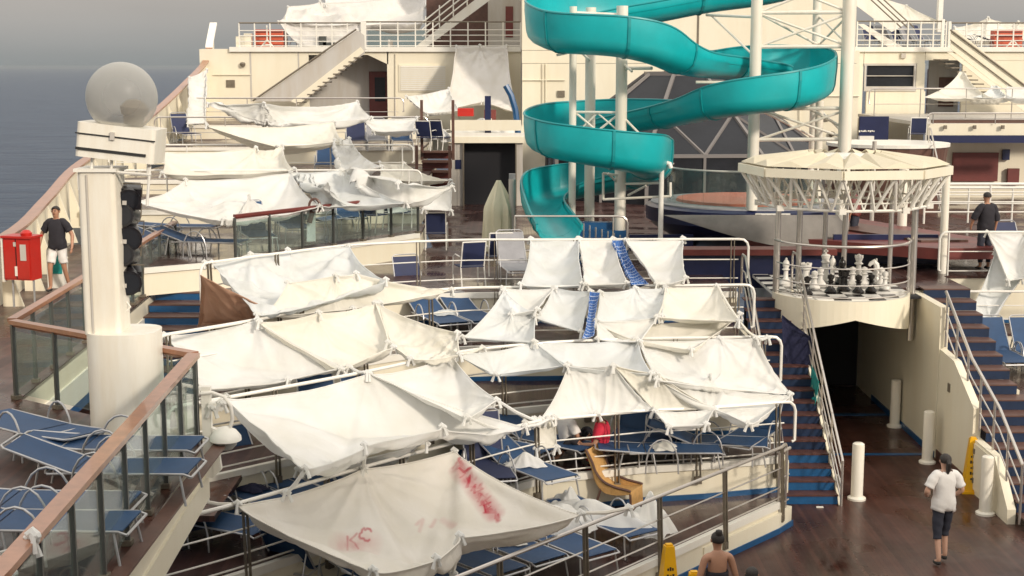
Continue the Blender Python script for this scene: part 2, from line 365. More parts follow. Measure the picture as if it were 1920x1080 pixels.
# main deck
mb = MB(); mb.prism([(-4, 8), (14, 8), (14, 40), (-4, 40)], -.1, 0)
struct('main_deck', mb, 'deck')
right_end = [4.5, 4.56, 4.56, 4.56, 4.6]
for k, (E, z) in enumerate(zip(EDGES, TZ)):
    zl = 0 if k == 0 else TZ[k - 1]
    back = [(4.6, 29.6 if k < 4 else 31)] ; 
    nx = (EDGES[k + 1] if k < 4 else None)
    if nx:   # slab stops just behind the next fascia
        poly = [(x, y) for x, y in E] + ([(4.5, 23.05)] if k == 0 else []) + [(x + .0, y + .35) for x, y in nx[::-1]]
    else:
        poly = list(E) + [(4.6, 30.9), (4.6, 60), (-3.0, 60), (-3.0, 46), (-2.0, 36), (-5.7, 30.5)]
    m_ = MB()
    # thin deck sheet as triangulated polygon
    bm = bmesh.new(); vs = [bm.verts.new((x, y, z)) for x, y in poly]; f = bm.faces.new(vs)
    if f.normal.z < 0: f.normal_flip()
    ret = bmesh.ops.extrude_face_region(bm, geom=[f]); up = [g for g in ret['geom'] if isinstance(g, bmesh.types.BMVert)]
    bmesh.ops.translate(bm, verts=up, vec=(0, 0, -.05)); bmesh.ops.recalc_face_normals(bm, faces=bm.faces)
    bmesh.ops.triangulate(bm, faces=bm.faces)
    me = bpy.data.meshes.new('terrace_deck'); bm.to_mesh(me); bm.free(); me.materials.append(M['deck2'])
    o = bpy.data.objects.new('terrace_deck', me); C.objects.link(o); tag(o, kind='structure')
    m2 = MB(); pts = [(x, y + .025) for x, y in E]
    m2.wallstrip(pts, zl - .02, z - .052, .08); m2.build('fascia', 'cream', o)
    m2 = MB(); m2.wallstrip([(x, y - .012) for x, y in E], zl, zl + .085, .03)
    if k: m2.build('kick_strip', 'blue', o)
    else: m2.build('kick_strip', 'blue', o)
    m2 = MB(); m2.wallstrip([(x, y - .03) for x, y in E], z - .10, z + .012, .09); m2.build('edge_trim', 'white', o)
    # right-hand side wall down the stair
    if k > 0 and k < 4:
        m2 = MB(); y1 = EDGES[k + 1][-1][1]
        m2.box((4.555, (E[-1][1] + y1) / 2, (zl + z) / 2 - .03), (.07, y1 - E[-1][1] + .1, z - zl - .05)); m2.build('side_wall', 'cream', o)
# front corner of the second terrace: tall lit wall beside the stair
mb = MB(); mb.wallstrip([(4.5, 23.12), (4.58, 24.6)], 0, 1.05, .05); o = struct('stair_side_wall', mb, 'cream')
# low white plinth in front of the first terrace
mb = MB(); mb.wallstrip([(2.9, 20.85), (4.33, 22.5), (4.62, 22.95)], 0, .33, .35)
o = struct('plinth', mb, 'cream')
m2 = MB(); m2.wallstrip([(2.9, 20.83), (4.34, 22.48), (4.65, 22.93)], 0.004, .10, .02); m2.build('kick_strip', 'blue', o)

# ================================================================ main stair up between terraces and passage
st = tag(empty('staircase', 'wide stair with dark red treads and blue risers beside the tented terraces', 'staircase', (4.65, 24.1, 0)))
RZ, TR = .17, .275
for k in range(17):
    z = RZ * (k + 1); y = TR * k
    MB().box((.5, y + .008, z - RZ / 2 - .012), (.98, .016, RZ - .03)).build('riser', 'blue' if k < 4 else 'riser', st)  # darker blue above: the dimness up the stair is put into the colour
    MB().box((.5, y + TR / 2 + .0, z - .012), (1.0, TR + .03, .026)).build('tread', 'nosing', st)
m_ = MB()
m_.add([(1.0, -.05, 0), (1.0, .12, .17), (1.0, 4.75, 3.05), (1.0, 4.75, 0), (1.06, -.05, 0), (1.06, .12, .17), (1.06, 4.75, 3.05), (1.06, 4.75, 0)],
       [(0, 1, 2, 3), (7, 6, 5, 4), (0, 4, 5, 1), (1, 5, 6, 2), (2, 6, 7, 3), (3, 7, 4, 0)]); m_.build('stringer', 'cream', st)
# stepped white plates on the open side
for k in range(1, 16, 2):
    MB().box((1.075, TR * k + .05, RZ * k + .06), (.02, .3, .34)).build('side_plate', 'white', st)

# ================================================================ railings
def railing(pts, z, label, h=1.05, mids=(.62, .27, .09), spacing=1.35, m='steel', r=.02, postkind='double', name='railing', cat='railing', group=None, endloop=(True, True), rtop=None, out=.05, bracket=True):
    """pts plan points; z number or list: floor height at each"""
    P3 = [Vector((p[0], p[1], (z[i] if isinstance(z, (list, tuple)) else z))) for i, p in enumerate(pts)]
    base = P3[0].copy(); root = empty(name, label, cat, base, 0, group)
    L = [p - base for p in P3]
    top = [p + Vector((0, 0, h)) for p in L]
    tb = MB(); tp = list(top)
    def loop(a, b):      # rounded return at a rail end
        d = (a - b).normalized()
        return [a + d * .1 + Vector((0, 0, -.01)), a + d * .17 + Vector((0, 0, -.07)), a + d * .2 + Vector((0, 0, -.16)), a + d * .2 + Vector((0, 0, -h * (1 - mids[1 if len(mids) > 1 else 0]) + .02)), a + d * .15 + Vector((0, 0, -h * (1 - mids[1 if len(mids) > 1 else 0])))]
    if endloop[1]: tp = tp + loop(tp[-1], tp[-2])
    if endloop[0]: tp = loop(tp[0], tp[1])[::-1] + tp
    tb.tube(tp, rtop or r * 1.25, 8); tb.smooth = True; tb.build('top_rail', m, root)
    for q in mids:
        k = MB(); k.tube([p + Vector((0, 0, h * q)) for p in L], r * .62, 6); k.smooth = True; k.build('mid_rail', m, root)
    proto = None
    tot = sum((b - a).length for a, b in zip(L, L[1:])); nseg = max(1, round(tot / spacing)); step = (tot - .12) / nseg
    for i, (p, t) in enumerate(resample([q for q in L], step)):
        if proto is None:
            pb = MB(); lo = -.3 if bracket else 0
            if postkind == 'double':
                for s_ in (-.032, .032): pb.bar((s_, -out, lo), (s_, 0, h), .014, .045)
                if bracket: pb.box((0, -out * .6, -.27), (.11, .07, .12))
            elif postkind == 'round': pb.tube([(0, 0, 0), (0, 0, h)], r * .95, 8)
            else: pb.bar((0, 0, 0), (0, 0, h), .05, .02)
            proto = pb.build('post', 'bracket' if postkind == 'double' else m, root); o = proto
        else:
            o = proto.copy(); C.objects.link(o); o.parent = root
        ang = math.atan2(t.y, t.x); o.location = p; o.rotation_euler = (0, 0, ang)
    return root
railing([(-3.6, 13.2), (-.55, 16.75), (4.35, 22.6), (4.42, 22.75)], TZ[0], 'front steel railing crossing low in front of the stained sheet', spacing=1.75, h=.92, rtop=.028)
railing([(4.33, 22.62), (4.56, 22.95)], .02, 'short steel rail turning down to a post at the foot of the stair', h=1.3, mids=(.66, .33), spacing=.45, postkind='round', m='steel', endloop=(False, False), r=.022, bracket=False)
railing(E2, TZ[1], 'second steel railing, below the tent with the red shirted sunbather', h=.93, spacing=1.5, rtop=.027, m='railwhite')
railing(E3, TZ[2], 'third steel railing carrying the long middle row of sheets', h=1.1, spacing=1.5, rtop=.027, m='railwhite')
railing(E4, TZ[3], 'fourth steel railing with a rounded end behind the blue patterned towel', h=1.1, spacing=1.5, rtop=.027, m='railwhite')
railing(E5, TZ[4], 'topmost terrace railing holding the three square sheets below the slide', h=1.08, spacing=1.6, rtop=.025, m='railwhite')
# stair handrails: three sloping tubes and posts
def sloped(label, a, b, h=.9, n=4, mids=(.66, .36, .12), flat=.35, m='steel', r=.024, name='stair_railing'):
    a, b = Vector(a), Vector(b); root = empty(name, label, 'railing', a)
    d = b - a; fl = Vector((d.x, d.y, 0)).normalized()
    MB.smooth = True
    k = MB(); k.tube([(0, 0, 0), (0, 0, h - .04), Vector((0, 0, h)) + fl * .05, d + Vector((0, 0, h)), d + Vector((0, 0, h)) + fl * flat, d + Vector((0, 0, h - .08)) + fl * (flat + .06), d + fl * (flat + .06)], r, 8); k.build('handrail', m, root, smooth=True)
    for q in mids: MB().tube([(0, 0, h * q), d + Vector((0, 0, h * q)), d + Vector((0, 0, h * q)) + fl * flat], r * .65, 6).build('mid_rail', m, root, smooth=True)
    pr = None
    for i in range(1, n):
        p = d * (i / n)
        if pr is None: pr = MB().tube([(0, 0, 0), (0, 0, h)], r * .8, 6).build('post', m, root, smooth=True); o = pr
        else: o = pr.copy(); C.objects.link(o); o.parent = root
        o.location = p
    return root
sloped('bright steel handrail on the open side of the stair up from the passage', (5.68, 24.0, 0), (5.68, 28.5, 2.95), h=.85, n=5)
sloped('steel handrail along the terrace side of the stair with the blue risers', (4.66, 25.3, .85), (4.66, 28.5, 2.95), h=.8, n=3, mids=(.6, .2))

# ================================================================ passage under the chess balcony
mb = MB(); mb.box((8.28, 30.8, 1.475), (.16, 7.3, 2.95)); o = struct('passage_wall', mb, 'cream')
MB().box((8.19, 29.6, .06), (.02, 4.9, .12)).build('kick_strip', 'blue', o)
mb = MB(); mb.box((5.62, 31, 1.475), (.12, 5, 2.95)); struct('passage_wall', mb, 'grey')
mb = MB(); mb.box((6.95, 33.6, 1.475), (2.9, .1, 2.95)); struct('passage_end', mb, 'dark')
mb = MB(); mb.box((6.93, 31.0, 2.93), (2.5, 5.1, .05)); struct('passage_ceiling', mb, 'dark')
mb = MB(); mb.box((6.93, 30.6, .008), (2.5, .14, .012)); mb.box((6.93, 27.35, .006), (2.5, .13, .008)); struct('floor_stripe', mb, 'blue')
# ================================================================ right-hand stepped terraces
def rterr(y0, y1, z, x0=8.22, x1=16, name='terrace_deck', zb=0, fas=True):
    o = MB().prism([(x0, y0), (x1, y0), (x1, y1), (x0, y1)], z - .05, z).build(name, 'deck2'); tag(o, kind='structure')
    if fas:
        MB().box(((x0 + x1) / 2, y0 + .07, (zb + z) / 2 - .03), (x1 - x0, .08, z - zb - .045)).build('fascia', 'cream', o)
        MB().box(((x0 + x1) / 2, y0 + .02, zb + .06), (x1 - x0, .02, .10)).build('kick_strip', 'blue', o)
    return o
# sloping side wall of the right stair, in steps
SW = empty('stair_wall', 'long cream wall stepping down beside the right-hand stair', 'wall', (8.2, 23.0, 0))
pts = [(0, 0), (0, .25), (.75, .95), (1.95, .97), (1.95, 1.5), (3.2, 2.1), (4.1, 2.15), (4.1, 0)]
vs = [(0, y, z) for y, z in pts] + [(.14, y, z) for y, z in pts]; N = len(pts)
MB().add(vs, [tuple(range(N)), tuple(range(N, 2 * N))[::-1]] + [(i, i + N, (i + 1) % N + N, (i + 1) % N) for i in range(N)]).build('wall', 'cream', SW)
MB().box((-.012, 2.9, .1), (.02, 2.2, .2)).build('kick_strip', 'darkwood', SW)
MB().box((-.012, 1.35, .5), (.025, .85, .82)).build('locker_door', 'cream', SW)
for yy, zz in ((1.72, .78), (1.72, .25)): MB().box((-.03, yy, zz), (.03, .05, .09)).build('hinge', 'bracket', SW)
MB().box((-.01, 3.4, 1.55), (.02, .12, .16)).build('vent', 'bracket', SW)
st = empty('staircase', 'right-hand stair with navy risers climbing past the blue loungers', 'staircase', (8.36, 22.6, 0))
for k in range(16):
    z = .19 * (k + 1); wd_ = 2.2 if k < 8 else .95
    MB().box((wd_ / 2, .42 * k + .01, z - .1), (wd_, .02, .17)).build('riser', 'riser', st)
    MB().box((wd_ / 2, .42 * k + .21, z - .012), (wd_, .44, .026)).build('tread', 'darkwood', st)
MB().box((.985, 5.2, 1.54), (.06, 3.6, .1)).build('kerb', 'cream', st)
rterr(25.95, 29.8, 1.52, 9.38, 16, zb=0)
rterr(29.8, 31.0, 1.95, 9.38, 16, zb=1.52)
rterr(31.0, 60, 3.0, 9.38, 24, zb=1.95)
rterr(29.3, 60, 3.0, 8.0, 9.38, zb=2.4)
railing([(8.3, 22.7), (8.3, 23.9), (8.3, 25.5), (8.3, 27.2)], [.1, .75, 1.3, 2.25], 'bent steel railing on top of the cream stair wall', h=1.0, mids=(.66, .33), spacing=.9, postkind='round', m='steel', endloop=(False, False), bracket=False, r=.024)
railing([(9.5, 29.9), (16, 29.9)], 1.95, 'steel railing behind the blue loungers on the right terrace', h=.88, mids=(.66, .33), spacing=1.6, postkind='round', m='railwhite', endloop=(True, False), bracket=False)
railing([(9.5, 31.1), (16, 31.1)], 3.0, 'upper right steel railing with a draped white sheet', h=.95, mids=(.55, .1), spacing=1.6, postkind='round', m='railwhite', endloop=(True, False), bracket=False)

# ================================================================ chess balcony
cb = empty('chess_balcony', 'rounded balcony with black and white chess floor under the truss canopy', 'balcony', (6.62, 28.72, 3.0))
Rb = 1.36
ang = [R(180 + 180 * i / 32) for i in range(33)]
fl = [(Rb * math.cos(a), Rb * math.sin(a)) for a in ang]
MB().prism(fl + [(Rb, 3.4), (-Rb, 3.4)], -.06, -.004).build('slab', 'white', cb)
zb = []
for a in ang:
    x = abs(math.cos(a)); zb.append(-.34 - .33 * x)
MB().wallstrip([(1.005 * x, 1.005 * y) for x, y in fl], zb, 0.02, .05).build('fascia', 'cream', cb)
sq = .34; n_ = 0; pw = MB(); pk = None
for i in range(-4, 4):
    for j in range(-4, 10):
        cx, cy = (i + .5) * sq, (j + .5) * sq
        if cy < 0 and math.hypot(abs(cx) + sq * .45, abs(cy) + sq * .45) > Rb - .02: continue
        MB().box((cx, cy, .004), (sq - .006, sq - .006, .016)).build('floor_square', 'chessw' if (i + j) % 2 else 'chessb', cb)
railing([(6.62 + (Rb - .02) * math.cos(a), 28.72 + (Rb - .02) * math.sin(a)) for a in ang], 3.0, 'curved railing round the chess balcony', h=1.08, mids=(.6, .3, .08), spacing=8, postkind='round', m='steel', endloop=(False, False), bracket=False, r=.022)

# ================================================================ octagonal truss canopy
cn = empty('truss_canopy', 'octagonal cream canopy on a white lattice truss above the chess balcony', 'canopy', (6.68, 29.0, 3.0))
Rc, zt = 2.06, 2.50; off = R(-90 + 22.5 + 10)
oc = [Vector((Rc * math.cos(off + R(45) * i), Rc * .95 * math.sin(off + R(45) * i), zt)) for i in range(8)]
lo = [Vector((p.x * .82, p.y * .82, 1.76)) for p in oc]
for i in range(8):
    a, b2 = oc[i], oc[(i + 1) % 8]; la, lb = lo[i], lo[(i + 1) % 8]
    k = MB(); nrm = Vector(((a + b2).x, (a + b2).y, 0)).normalized() * .05
    k.bar(a + nrm * .6 - Vector((0, 0, .03)), b2 + nrm * .6 - Vector((0, 0, .03)), .06, .17); k.build('fascia', 'cream', cn)
    k = MB(); k.tube([la, lb], .03, 6); k.tube([la + Vector((0, 0, .14)), lb + Vector((0, 0, .14))], .018, 6); k.build('lower_chord', 'white', cn, smooth=True)
    k = MB(); n4 = 3
    for j in range(n4):
        u0 = a.lerp(b2, j / n4) - Vector((0, 0, .08)); u1 = a.lerp(b2, (j + 1) / n4) - Vector((0, 0, .08)); l0 = la.lerp(lb, (j + .5) / n4)
        k.tube([u0, l0], .031, 6); k.tube([l0, u1], .031, 6)
        um_ = (u0 + u1) / 2 * .8; um_.z = zt - .1; k.tube([um_, la.lerp(lb, j / n4)], .017, 5); k.tube([um_, la.lerp(lb, (j + 1) / n4)], .017, 5)
    k.build('lattice', 'white', cn)
    MB().box(la, (.13, .13, .11)).build('node', 'white', cn)
    # scalloped roof panels: two little gables per side rising to the hub
    for j in range(2):
        e0 = a.lerp(b2, j / 2) * 1.0; e1 = a.lerp(b2, (j + 1) / 2); mid = (e0 + e1) / 2
        ridge_o = mid * .93 + Vector((0, 0, .16 + .18)); ridge_i = mid * .38; ridge_i.z = zt + .34
        e0 = e0 + Vector((0, 0, .09)); e1 = e1 + Vector((0, 0, .09)); i0 = e0 * .36; i0.z = zt + .2; i1 = e1 * .36; i1.z = zt + .2
        ridge_o.z = zt + .2
        k = MB(); k.add([e0, e1, ridge_o, ridge_i, i0, i1], [(0, 1, 2), (0, 2, 3, 4), (1, 5, 3, 2)])
        k.build('roof_panel', 'canvas_tan', cn)
MB().lathe([(.8, 0), (.82, .05), (.6, .1), (0, .11)], (0, 0, zt + .16), 24).build('hub', 'white', cn, smooth=True)
for (px, Y, rr_) in ((1457, 28.6, .055), (1497, 29.9, .06), (1545, 30.3, .05), (1582, 29.9, .055), (1712, 28.8, .065), (1668, 30.2, .05)):
    p = Q(px, 500, Y); zb_ = 2.0 if px in (1457, 1712) else 3.0
    MB().tube([(p.x - 6.68, p.y - 29, zb_ - 3), (p.x - 6.68, p.y - 29, 1.9)], rr_, 10).build('post', 'steel', cn, smooth=True)

# ================================================================ upper left promenade deck (z = 3)
LD = [(-3.4, 5), (-3.42, 9.4), (-3.72, 17.0), (-6.75, 19.3), (-6.95, 23.3), (-7.45, 32.0), (-8.6, 36.6), (-12.2, 36.6), (-11.2, 33), (-9.95, 27.6), (-9.5, 20), (-9.2, 5)]
o = MB().prism(LD, 2.94, 3.0).build('promenade_deck', 'deck'); tag(o, kind='structure')
MB().wallstrip(LD[:7][::-1], 2.62, 2.985, -.02).build('fascia', 'cream', o)
MB().wallstrip(LD[:3][::-1], 2.3, 2.62, .03).build('fascia', 'cream', o)
MB().wallstrip([LD[2], LD[3], LD[4], LD[5], LD[6]][::-1], 2.25, 2.64, .03).build('fascia', 'white', o)
MB().wallstrip([LD[3], LD[4], LD[5], LD[6]][::-1], 2.08, 2.26, .02).build('kick_strip', 'blue', o)
MB().box((-3.5, 13, 3.02), (.16, 8.1, .03)).build('margin_plank', 'darkwood', o)
# stair well between promenade and terraces
mb = MB(); mb.prism([(-7.4, 18.2), (-3.9, 18.2), (-3.9, 22.5), (-4.6, 30), (-7.6, 30)], 1.6, 1.68); struct('landing', mb, 'deck')
st = empty('staircase', 'left stair with blue risers beside the brown curtain', 'staircase', (-7.2, 25.2, 1.68))
for k in range(8):
    z = .165 * (k + 1)
    MB().box((.95, .5 * k + .015, z - .085), (1.9, .03, .14)).build('riser', 'blue', st)
    MB().box((.95, .5 * k + .25, z - .012), (1.9, .52, .026)).build('tread', 'darkwood', st)
# near wood-capped glass railing
def glassrail(pts, z, label, h=1.08, spacing=.9, cap=.13, m_post='darksteel', inset=0, gl=None, capm='wood', zlift=0, name='glass_railing'):
    P3 = [Vector((p[0], p[1], z)) for p in pts]; base = P3[0].copy(); root = empty(name, label, 'railing', base)
    L = [p - base for p in P3]
    for a, b2 in zip(L, L[1:]):
        k = MB(); k.bar(a + Vector((0, 0, h)), b2 + Vector((0, 0, h)), cap, .055)
        k.tube([a + Vector((0, 0, h - .05)), b2 + Vector((0, 0, h - .05))], .02, 6)
        k.build('handrail', capm, root)
        d = b2 - a; nseg = max(1, round(d.length / spacing)); ang = math.atan2(d.y, d.x)
        pr = gp = None
        for i in range(nseg + 1):
            p = a.lerp(b2, i / nseg)
            if pr is None:
                pr = MB().box((0, 0, h / 2 - .02), (.04, .055, h - .05)).build('post', m_post, root); q = pr
                MB().box((0, 0, .03), (.12, .1, .05)).build('foot_plate', 'bracket', pr); ft = pr.children[0]
            else:
                q = pr.copy(); C.objects.link(q); q.parent = root; f2 = ft.copy(); C.objects.link(f2); f2.parent = q
            q.location = p; q.rotation_euler = (0, 0, ang)
            if i < nseg:
                w_ = d.length / nseg - .09
                if gp is None: gp = MB().box((0, 0, h * .5 - .02), (w_, .012, h - .22)).build('glass_panel', gl or 'glass', root); q = gp
                else: q = gp.copy(); C.objects.link(q); q.parent = root
                q.location = a.lerp(b2, (i + .5) / nseg); q.rotation_euler = (0, 0, ang)
    return root
glassrail([(-3.5, 6.5), (-3.5, 9.4), (-3.82, 16.95)], 3.0, 'near glass railing with a varnished handrail rising from the bottom left corner', spacing=.95, cap=.15)
glassrail([(-3.82, 17.0), (-6.78, 19.25)], 3.0, 'short glass railing behind the white pillar', spacing=.95)
glassrail([(-6.82, 19.35), (-7.02, 23.3), (-7.5, 31.9)], 3.0, 'long glass railing between the walking man and the stair well', spacing=1.0)

# ================================================================ upper aft tiers on the left
UT = [  # front edge left->right, z, right x at the back
    ([(-7.6, 28.0), (-5.75, 29.3), (-2.2, 34.3)], 3.55), ([(-10.9, 36.2), (-2.3, 36.5)], 3.9), ([(-11.4, 41), (-2.5, 41)], 4.3),
    ([(-12, 47.7), (-2.95, 48.0)], 4.85), ([(-12.6, 53.5), (-3.0, 53.5)], 5.35)]
for k, (E, z) in enumerate(UT):
    yb = (UT[k + 1][0][0][1] + .3) if k < 4 else 61
    zl = 3.0 if k == 0 else UT[k - 1][1]
    poly = list(E) + [(E[-1][0], yb), (E[0][0] if k else -8.2, yb)]
    o = MB().prism(poly, z - .06, z).build('tier_deck', 'deck2'); tag(o, kind='structure')
    MB().wallstrip([(x, y + .02) for x, y in E], zl, z - .06, .08).build('fascia', 'cream', o)
    MB().wallstrip([(x, y - .03) for x, y in E], z - .1, z + .01, .09).build('edge_trim', 'white', o)
    MB().box((E[-1][0] - .04, (E[-1][1] + yb) / 2, (zl + z) / 2 - .05), (.07, yb - E[-1][1], z - zl - .1)).build('side_wall', 'cream', o)
glassrail([(-5.7, 29.45), (-2.25, 34.3)], 3.55, 'aft glass railing with a red cap below the large white tents', h=.92, spacing=1.0, cap=.08, capm='maroon')
railing([(-10.8, 36.5), (-2.5, 36.6)], 3.9, 'steel rail on the aft tier under the widest white tent', h=1.0, mids=(.5,), spacing=2, postkind='round', m='railwhite', bracket=False)
railing([(-11.3, 41.1), (-3, 41.1)], 4.3, 'steel rail on the aft tier behind the widest white tent', h=1.0, mids=(.5,), spacing=2, postkind='round', m='railwhite', bracket=False)
railing([(-11.6, 47.8), (-3.0, 48.1)], 4.85, 'steel rail above the row of reclining chairs', h=1.0, mids=(.5,), spacing=2, postkind='round', m='steel', bracket=False)
railing([(-11.6, 53.6), (-4.2, 53.6)], 5.35, 'furthest steel rail, in front of the maroon door', h=1.0, mids=(.5,), spacing=2, postkind='round', m='steel', bracket=False)
# brown wooden steps between the tiers
st = empty('wooden_steps', 'brown wooden steps with side posts right of the row of chairs', 'steps', (-2.85, 43.6, 3.3))
for k in range(6):
    MB().box((.47, .5 * k, .28 * k + .12), (.94, .4, .06)).build('tread', 'darkwood', st)
    MB().box((.47, .5 * k + .2, .28 * k + .0), (.94, .03, .24)).build('riser', 'maroon', st)
for x in (-.03, .97):
    for y, z0 in ((0, 0), (2.6, 1.3)): MB().box((x, y, z0 + .9), (.09, .09, 1.9)).build('side_post', 'darkwood', st)
# deck house with the dark doorway
dh = empty('service_house', 'cream service house with a wide dark doorway', 'building', (-2.05, 47, 3))
MB().box((.13, .1, 1.02), (.26, .2, 2.04)).build('wall', 'grey', dh)
MB().box((.35, .1, 1.02), (.2, .2, 2.04)).build('wall', 'grey', dh)
MB().box((2.28, .1, 1.02), (.24, .2, 2.04)).build('wall', 'grey', dh)
MB().box((1.2, 5, 2.15), (2.5, 10.2, .2)).build('roof', 'cream', dh)
MB().box((1.2, -.03, 2.3), (2.5, .1, .14)).build('roof_edge', 'white', dh)
MB().box((1.2, -.05, 2.62), (2.3, .08, .34)).build('parapet', 'cream', dh)
MB().box((.03, 5, 1.02), (.06, 9.6, 2.04)).build('wall', 'grey', dh)
MB().box((1.32, .5, 1.02), (1.72, .06, 2.04)).build('doorway', 'dark', dh)  # black panel standing in for the unlit room behind
MB().box((.3, -.01, 1.35), (.2, .02, .3)).build('notice', 'navy', dh)
MB().box((.47, -.0, 1.02), (.04, .24, 2.04)).build('door_frame', 'bracket', dh)
MB().box((2.18, -.0, 1.02), (.04, .24, 2.04)).build('door_frame', 'bracket', dh)

# ================================================================ ship side bulwark
SB = [(-9.1, 8, 4.2), (-9.35, 20, 4.2), (-9.8, 27.6, 4.22), (-10.7, 33, 4.45), (-11.5, 38, 4.85), (-11.9, 44, 5.35), (-12.2, 50, 6.02), (-12.45, 56, 6.95), (-12.6, 60, 7.7), (-12.7, 61.4, 8.5), (-12.75, 62.5, 9.3)]
sp3 = smoothpoly(SB, 6)
bw = empty('bulwark', 'curved ship side bulwark with a wooden cap sweeping up to the upper deck', 'wall', (0, 0, 0))
MB().wallstrip([(p.x, p.y) for p in sp3], 1.5, [p.z for p in sp3], .08).build('plating', 'cream', bw, smooth=True)
k = MB()
for a, b2 in zip(sp3[:-9], sp3[1:-8]): k.bar(a + Vector((-.0, 0, .03)), b2 + Vector((-.0, 0, .03)), .26, .06)
k.build('cap_rail', 'wood', bw)
k = MB()
for a, b2 in zip(sp3[-9:-1], sp3[-8:]): k.bar(a + Vector((-.0, 0, .03)), b2 + Vector((-.0, 0, .03)), .3, .08)
k.build('cap_rail', 'white', bw)
pr = None
for p, t in resample([Vector((q.x + .09, q.y, q.z)) for q in sp3], 1.9):
    if p.y > 59 or p.y < 14: continue
    if pr is None:
        pr = MB().add([(0, -.03, -1.25), (.4, -.03, -1.25), (.0, -.03, -.05), (0, .03, -1.25), (.4, .03, -1.25), (0, .03, -.05)], [(0, 1, 2), (5, 4, 3), (0, 3, 4, 1), (1, 4, 5, 2)]).build('frame_rib', 'cream', bw); q = pr
    else: q = pr.copy(); C.objects.link(q); q.parent = bw
    q.location = p
# ================================================================ superstructure, left wing (y = 60)
WY = 60.0
def X(px, Y): return (px - 960) / F * Y / math.cos(0) * 1.0
def boxpx(mb_, u0, v0, u1, v1, Y, th=.1, mi=None):
    """upright slab seen between two pixel corners at distance Y"""
    a, b_ = Q(u0, v1, Y), Q(u1, v0, Y)
    return mb_.box(((a.x + b_.x) / 2, Y + th / 2, (a.z + b_.z) / 2), (b_.x - a.x, th, b_.z - a.z), 0, mi)
lw = empty('aft_deckhouse', 'cream deckhouse wall with a recessed maroon door at the left', 'building', (0, 0, 0))
boxpx(MB(), 378, 92, 578, 228, WY, .15).build('wall', 'cream', lw)
boxpx(MB(), 578, 92, 728, 103, WY, .15).build('wall', 'cream', lw)
boxpx(MB(), 728, 92, 977, 290, WY, .15).build('wall', 'cream', lw)
k = MB(); a, b_, c = Q(690, 103, WY), Q(728, 103, WY), Q(728, 121, WY)
k.add([a, b_, c, a + Vector((0, .15, 0)), b_ + Vector((0, .15, 0)), c + Vector((0, .15, 0))], [(0, 2, 1), (3, 4, 5), (0, 3, 5, 2)]).build('wall', 'cream', lw)
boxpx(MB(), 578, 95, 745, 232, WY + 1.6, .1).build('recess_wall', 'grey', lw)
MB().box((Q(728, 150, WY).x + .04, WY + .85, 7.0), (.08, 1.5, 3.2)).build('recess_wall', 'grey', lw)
boxpx(MB(), 693, 134, 731, 219, WY + 1.45, .1).build('door', 'maroon', lw)
d = lw.children[-1] if lw.children else None
boxpx(MB(), 703, 145, 722, 190, WY + 1.42, .03).build('door_glass', 'darkglass', lw)
boxpx(MB(), 430, 88, 977, 97, WY - .12, .1).build('cornice', 'white', lw)
boxpx(MB(), 424, 150, 440, 164, WY - .03, .04).build('vent', 'bracket', lw)
boxpx(MB(), 748, 121, 838, 172, WY - .04, .04).build('louvre_frame', 'cream', lw)
for i in range(12):
    boxpx(MB(), 751, 124 + i * 3.9, 835, 126.6 + i * 3.9, WY - .07, .04).build('louvre_slat', 'white', lw)
k = MB(); k.box((-6.1, 65, Q(500, 92, WY).z - .05), (13.4, 9.8, .12)); tag(k.build('upper_deck', 'grey'), kind='structure')
ZU = Q(500, 91, WY).z
# floodlight-like fittings
# diagonal stair in front of the wall
ds = empty('outer_staircase', 'diagonal steel stair with closed side running up to the upper left deck', 'staircase', (0, 0, 0))
def para(name, pts, Y, th, m, parent):
    a = [Q(u, v, Y) for u, v in pts]; nn = len(a); b2 = [p + Vector((0, th, 0)) for p in a]
    MB().add(a + b2, [tuple(range(nn))[::-1], tuple(range(nn, 2 * nn))] + [(i, (i + 1) % nn, nn + (i + 1) % nn, nn + i) for i in range(nn)]).build(name, m, parent)
para('side_panel', [(476, 190), (670, 57), (683, 66), (684, 100), (570, 190)], WY - 1.3, .05, 'grey', ds)
para('stringer', [(545, 190), (676, 88), (683, 97), (560, 196)], WY - 1.36, .05, 'cream', ds)
for i in range(12):
    u = 566 + i * 9.6; v = 192 - i * 7.6
    a = Q(u, v, WY - .9); MB().box((a.x, a.y, a.z), (.26, .95, .05)).build('tread', 'bracket', ds)
k = MB(); k.tube([Q(474, 189, WY - 1.35), Q(668, 55, WY - 1.35)], .04, 6).build('handrail', 'bracket', ds)
# upper deck railing
def upperrail(u0, u1, v0, v1, Y, label, mids=(.3, .5, .72, .9), n=10, m='white', topm='bracket'):
    a, b_ = Q(u0, v0, Y), Q(u1, v0, Y); lo = Q(u0, v1, Y); h = a.z - lo.z
    root = empty('railing', label, 'railing', (a.x, Y, lo.z)); Lx = b_.x - a.x
    MB().tube([(0, 0, h), (Lx, 0, h)], .035, 6).build('top_rail', topm, root)
    for q in mids: MB().tube([(0, 0, h * (1 - q)), (Lx, 0, h * (1 - q))], .018, 5).build('mid_rail', m, root)
    pr = None
    for i in range(n + 1):
        if pr is None: pr = MB().box((0, 0, h / 2), (.05, .05, h)).build('post', m, root); q = pr
        else: q = pr.copy(); C.objects.link(q); q.parent = root
        q.location = (Lx * i / n, 0, 0)
    return root
upperrail(448, 680, 43, 91, WY - .05, 'upper left deck railing behind the orange lifebuoy box', n=8)
upperrail(680, 976, 41, 91, WY - .02, 'upper deck railing below the steep white stair', n=9)
boxpx(MB(), 677, 40, 686, 92, WY - .15, .12).build('railing_post', 'white', lw)
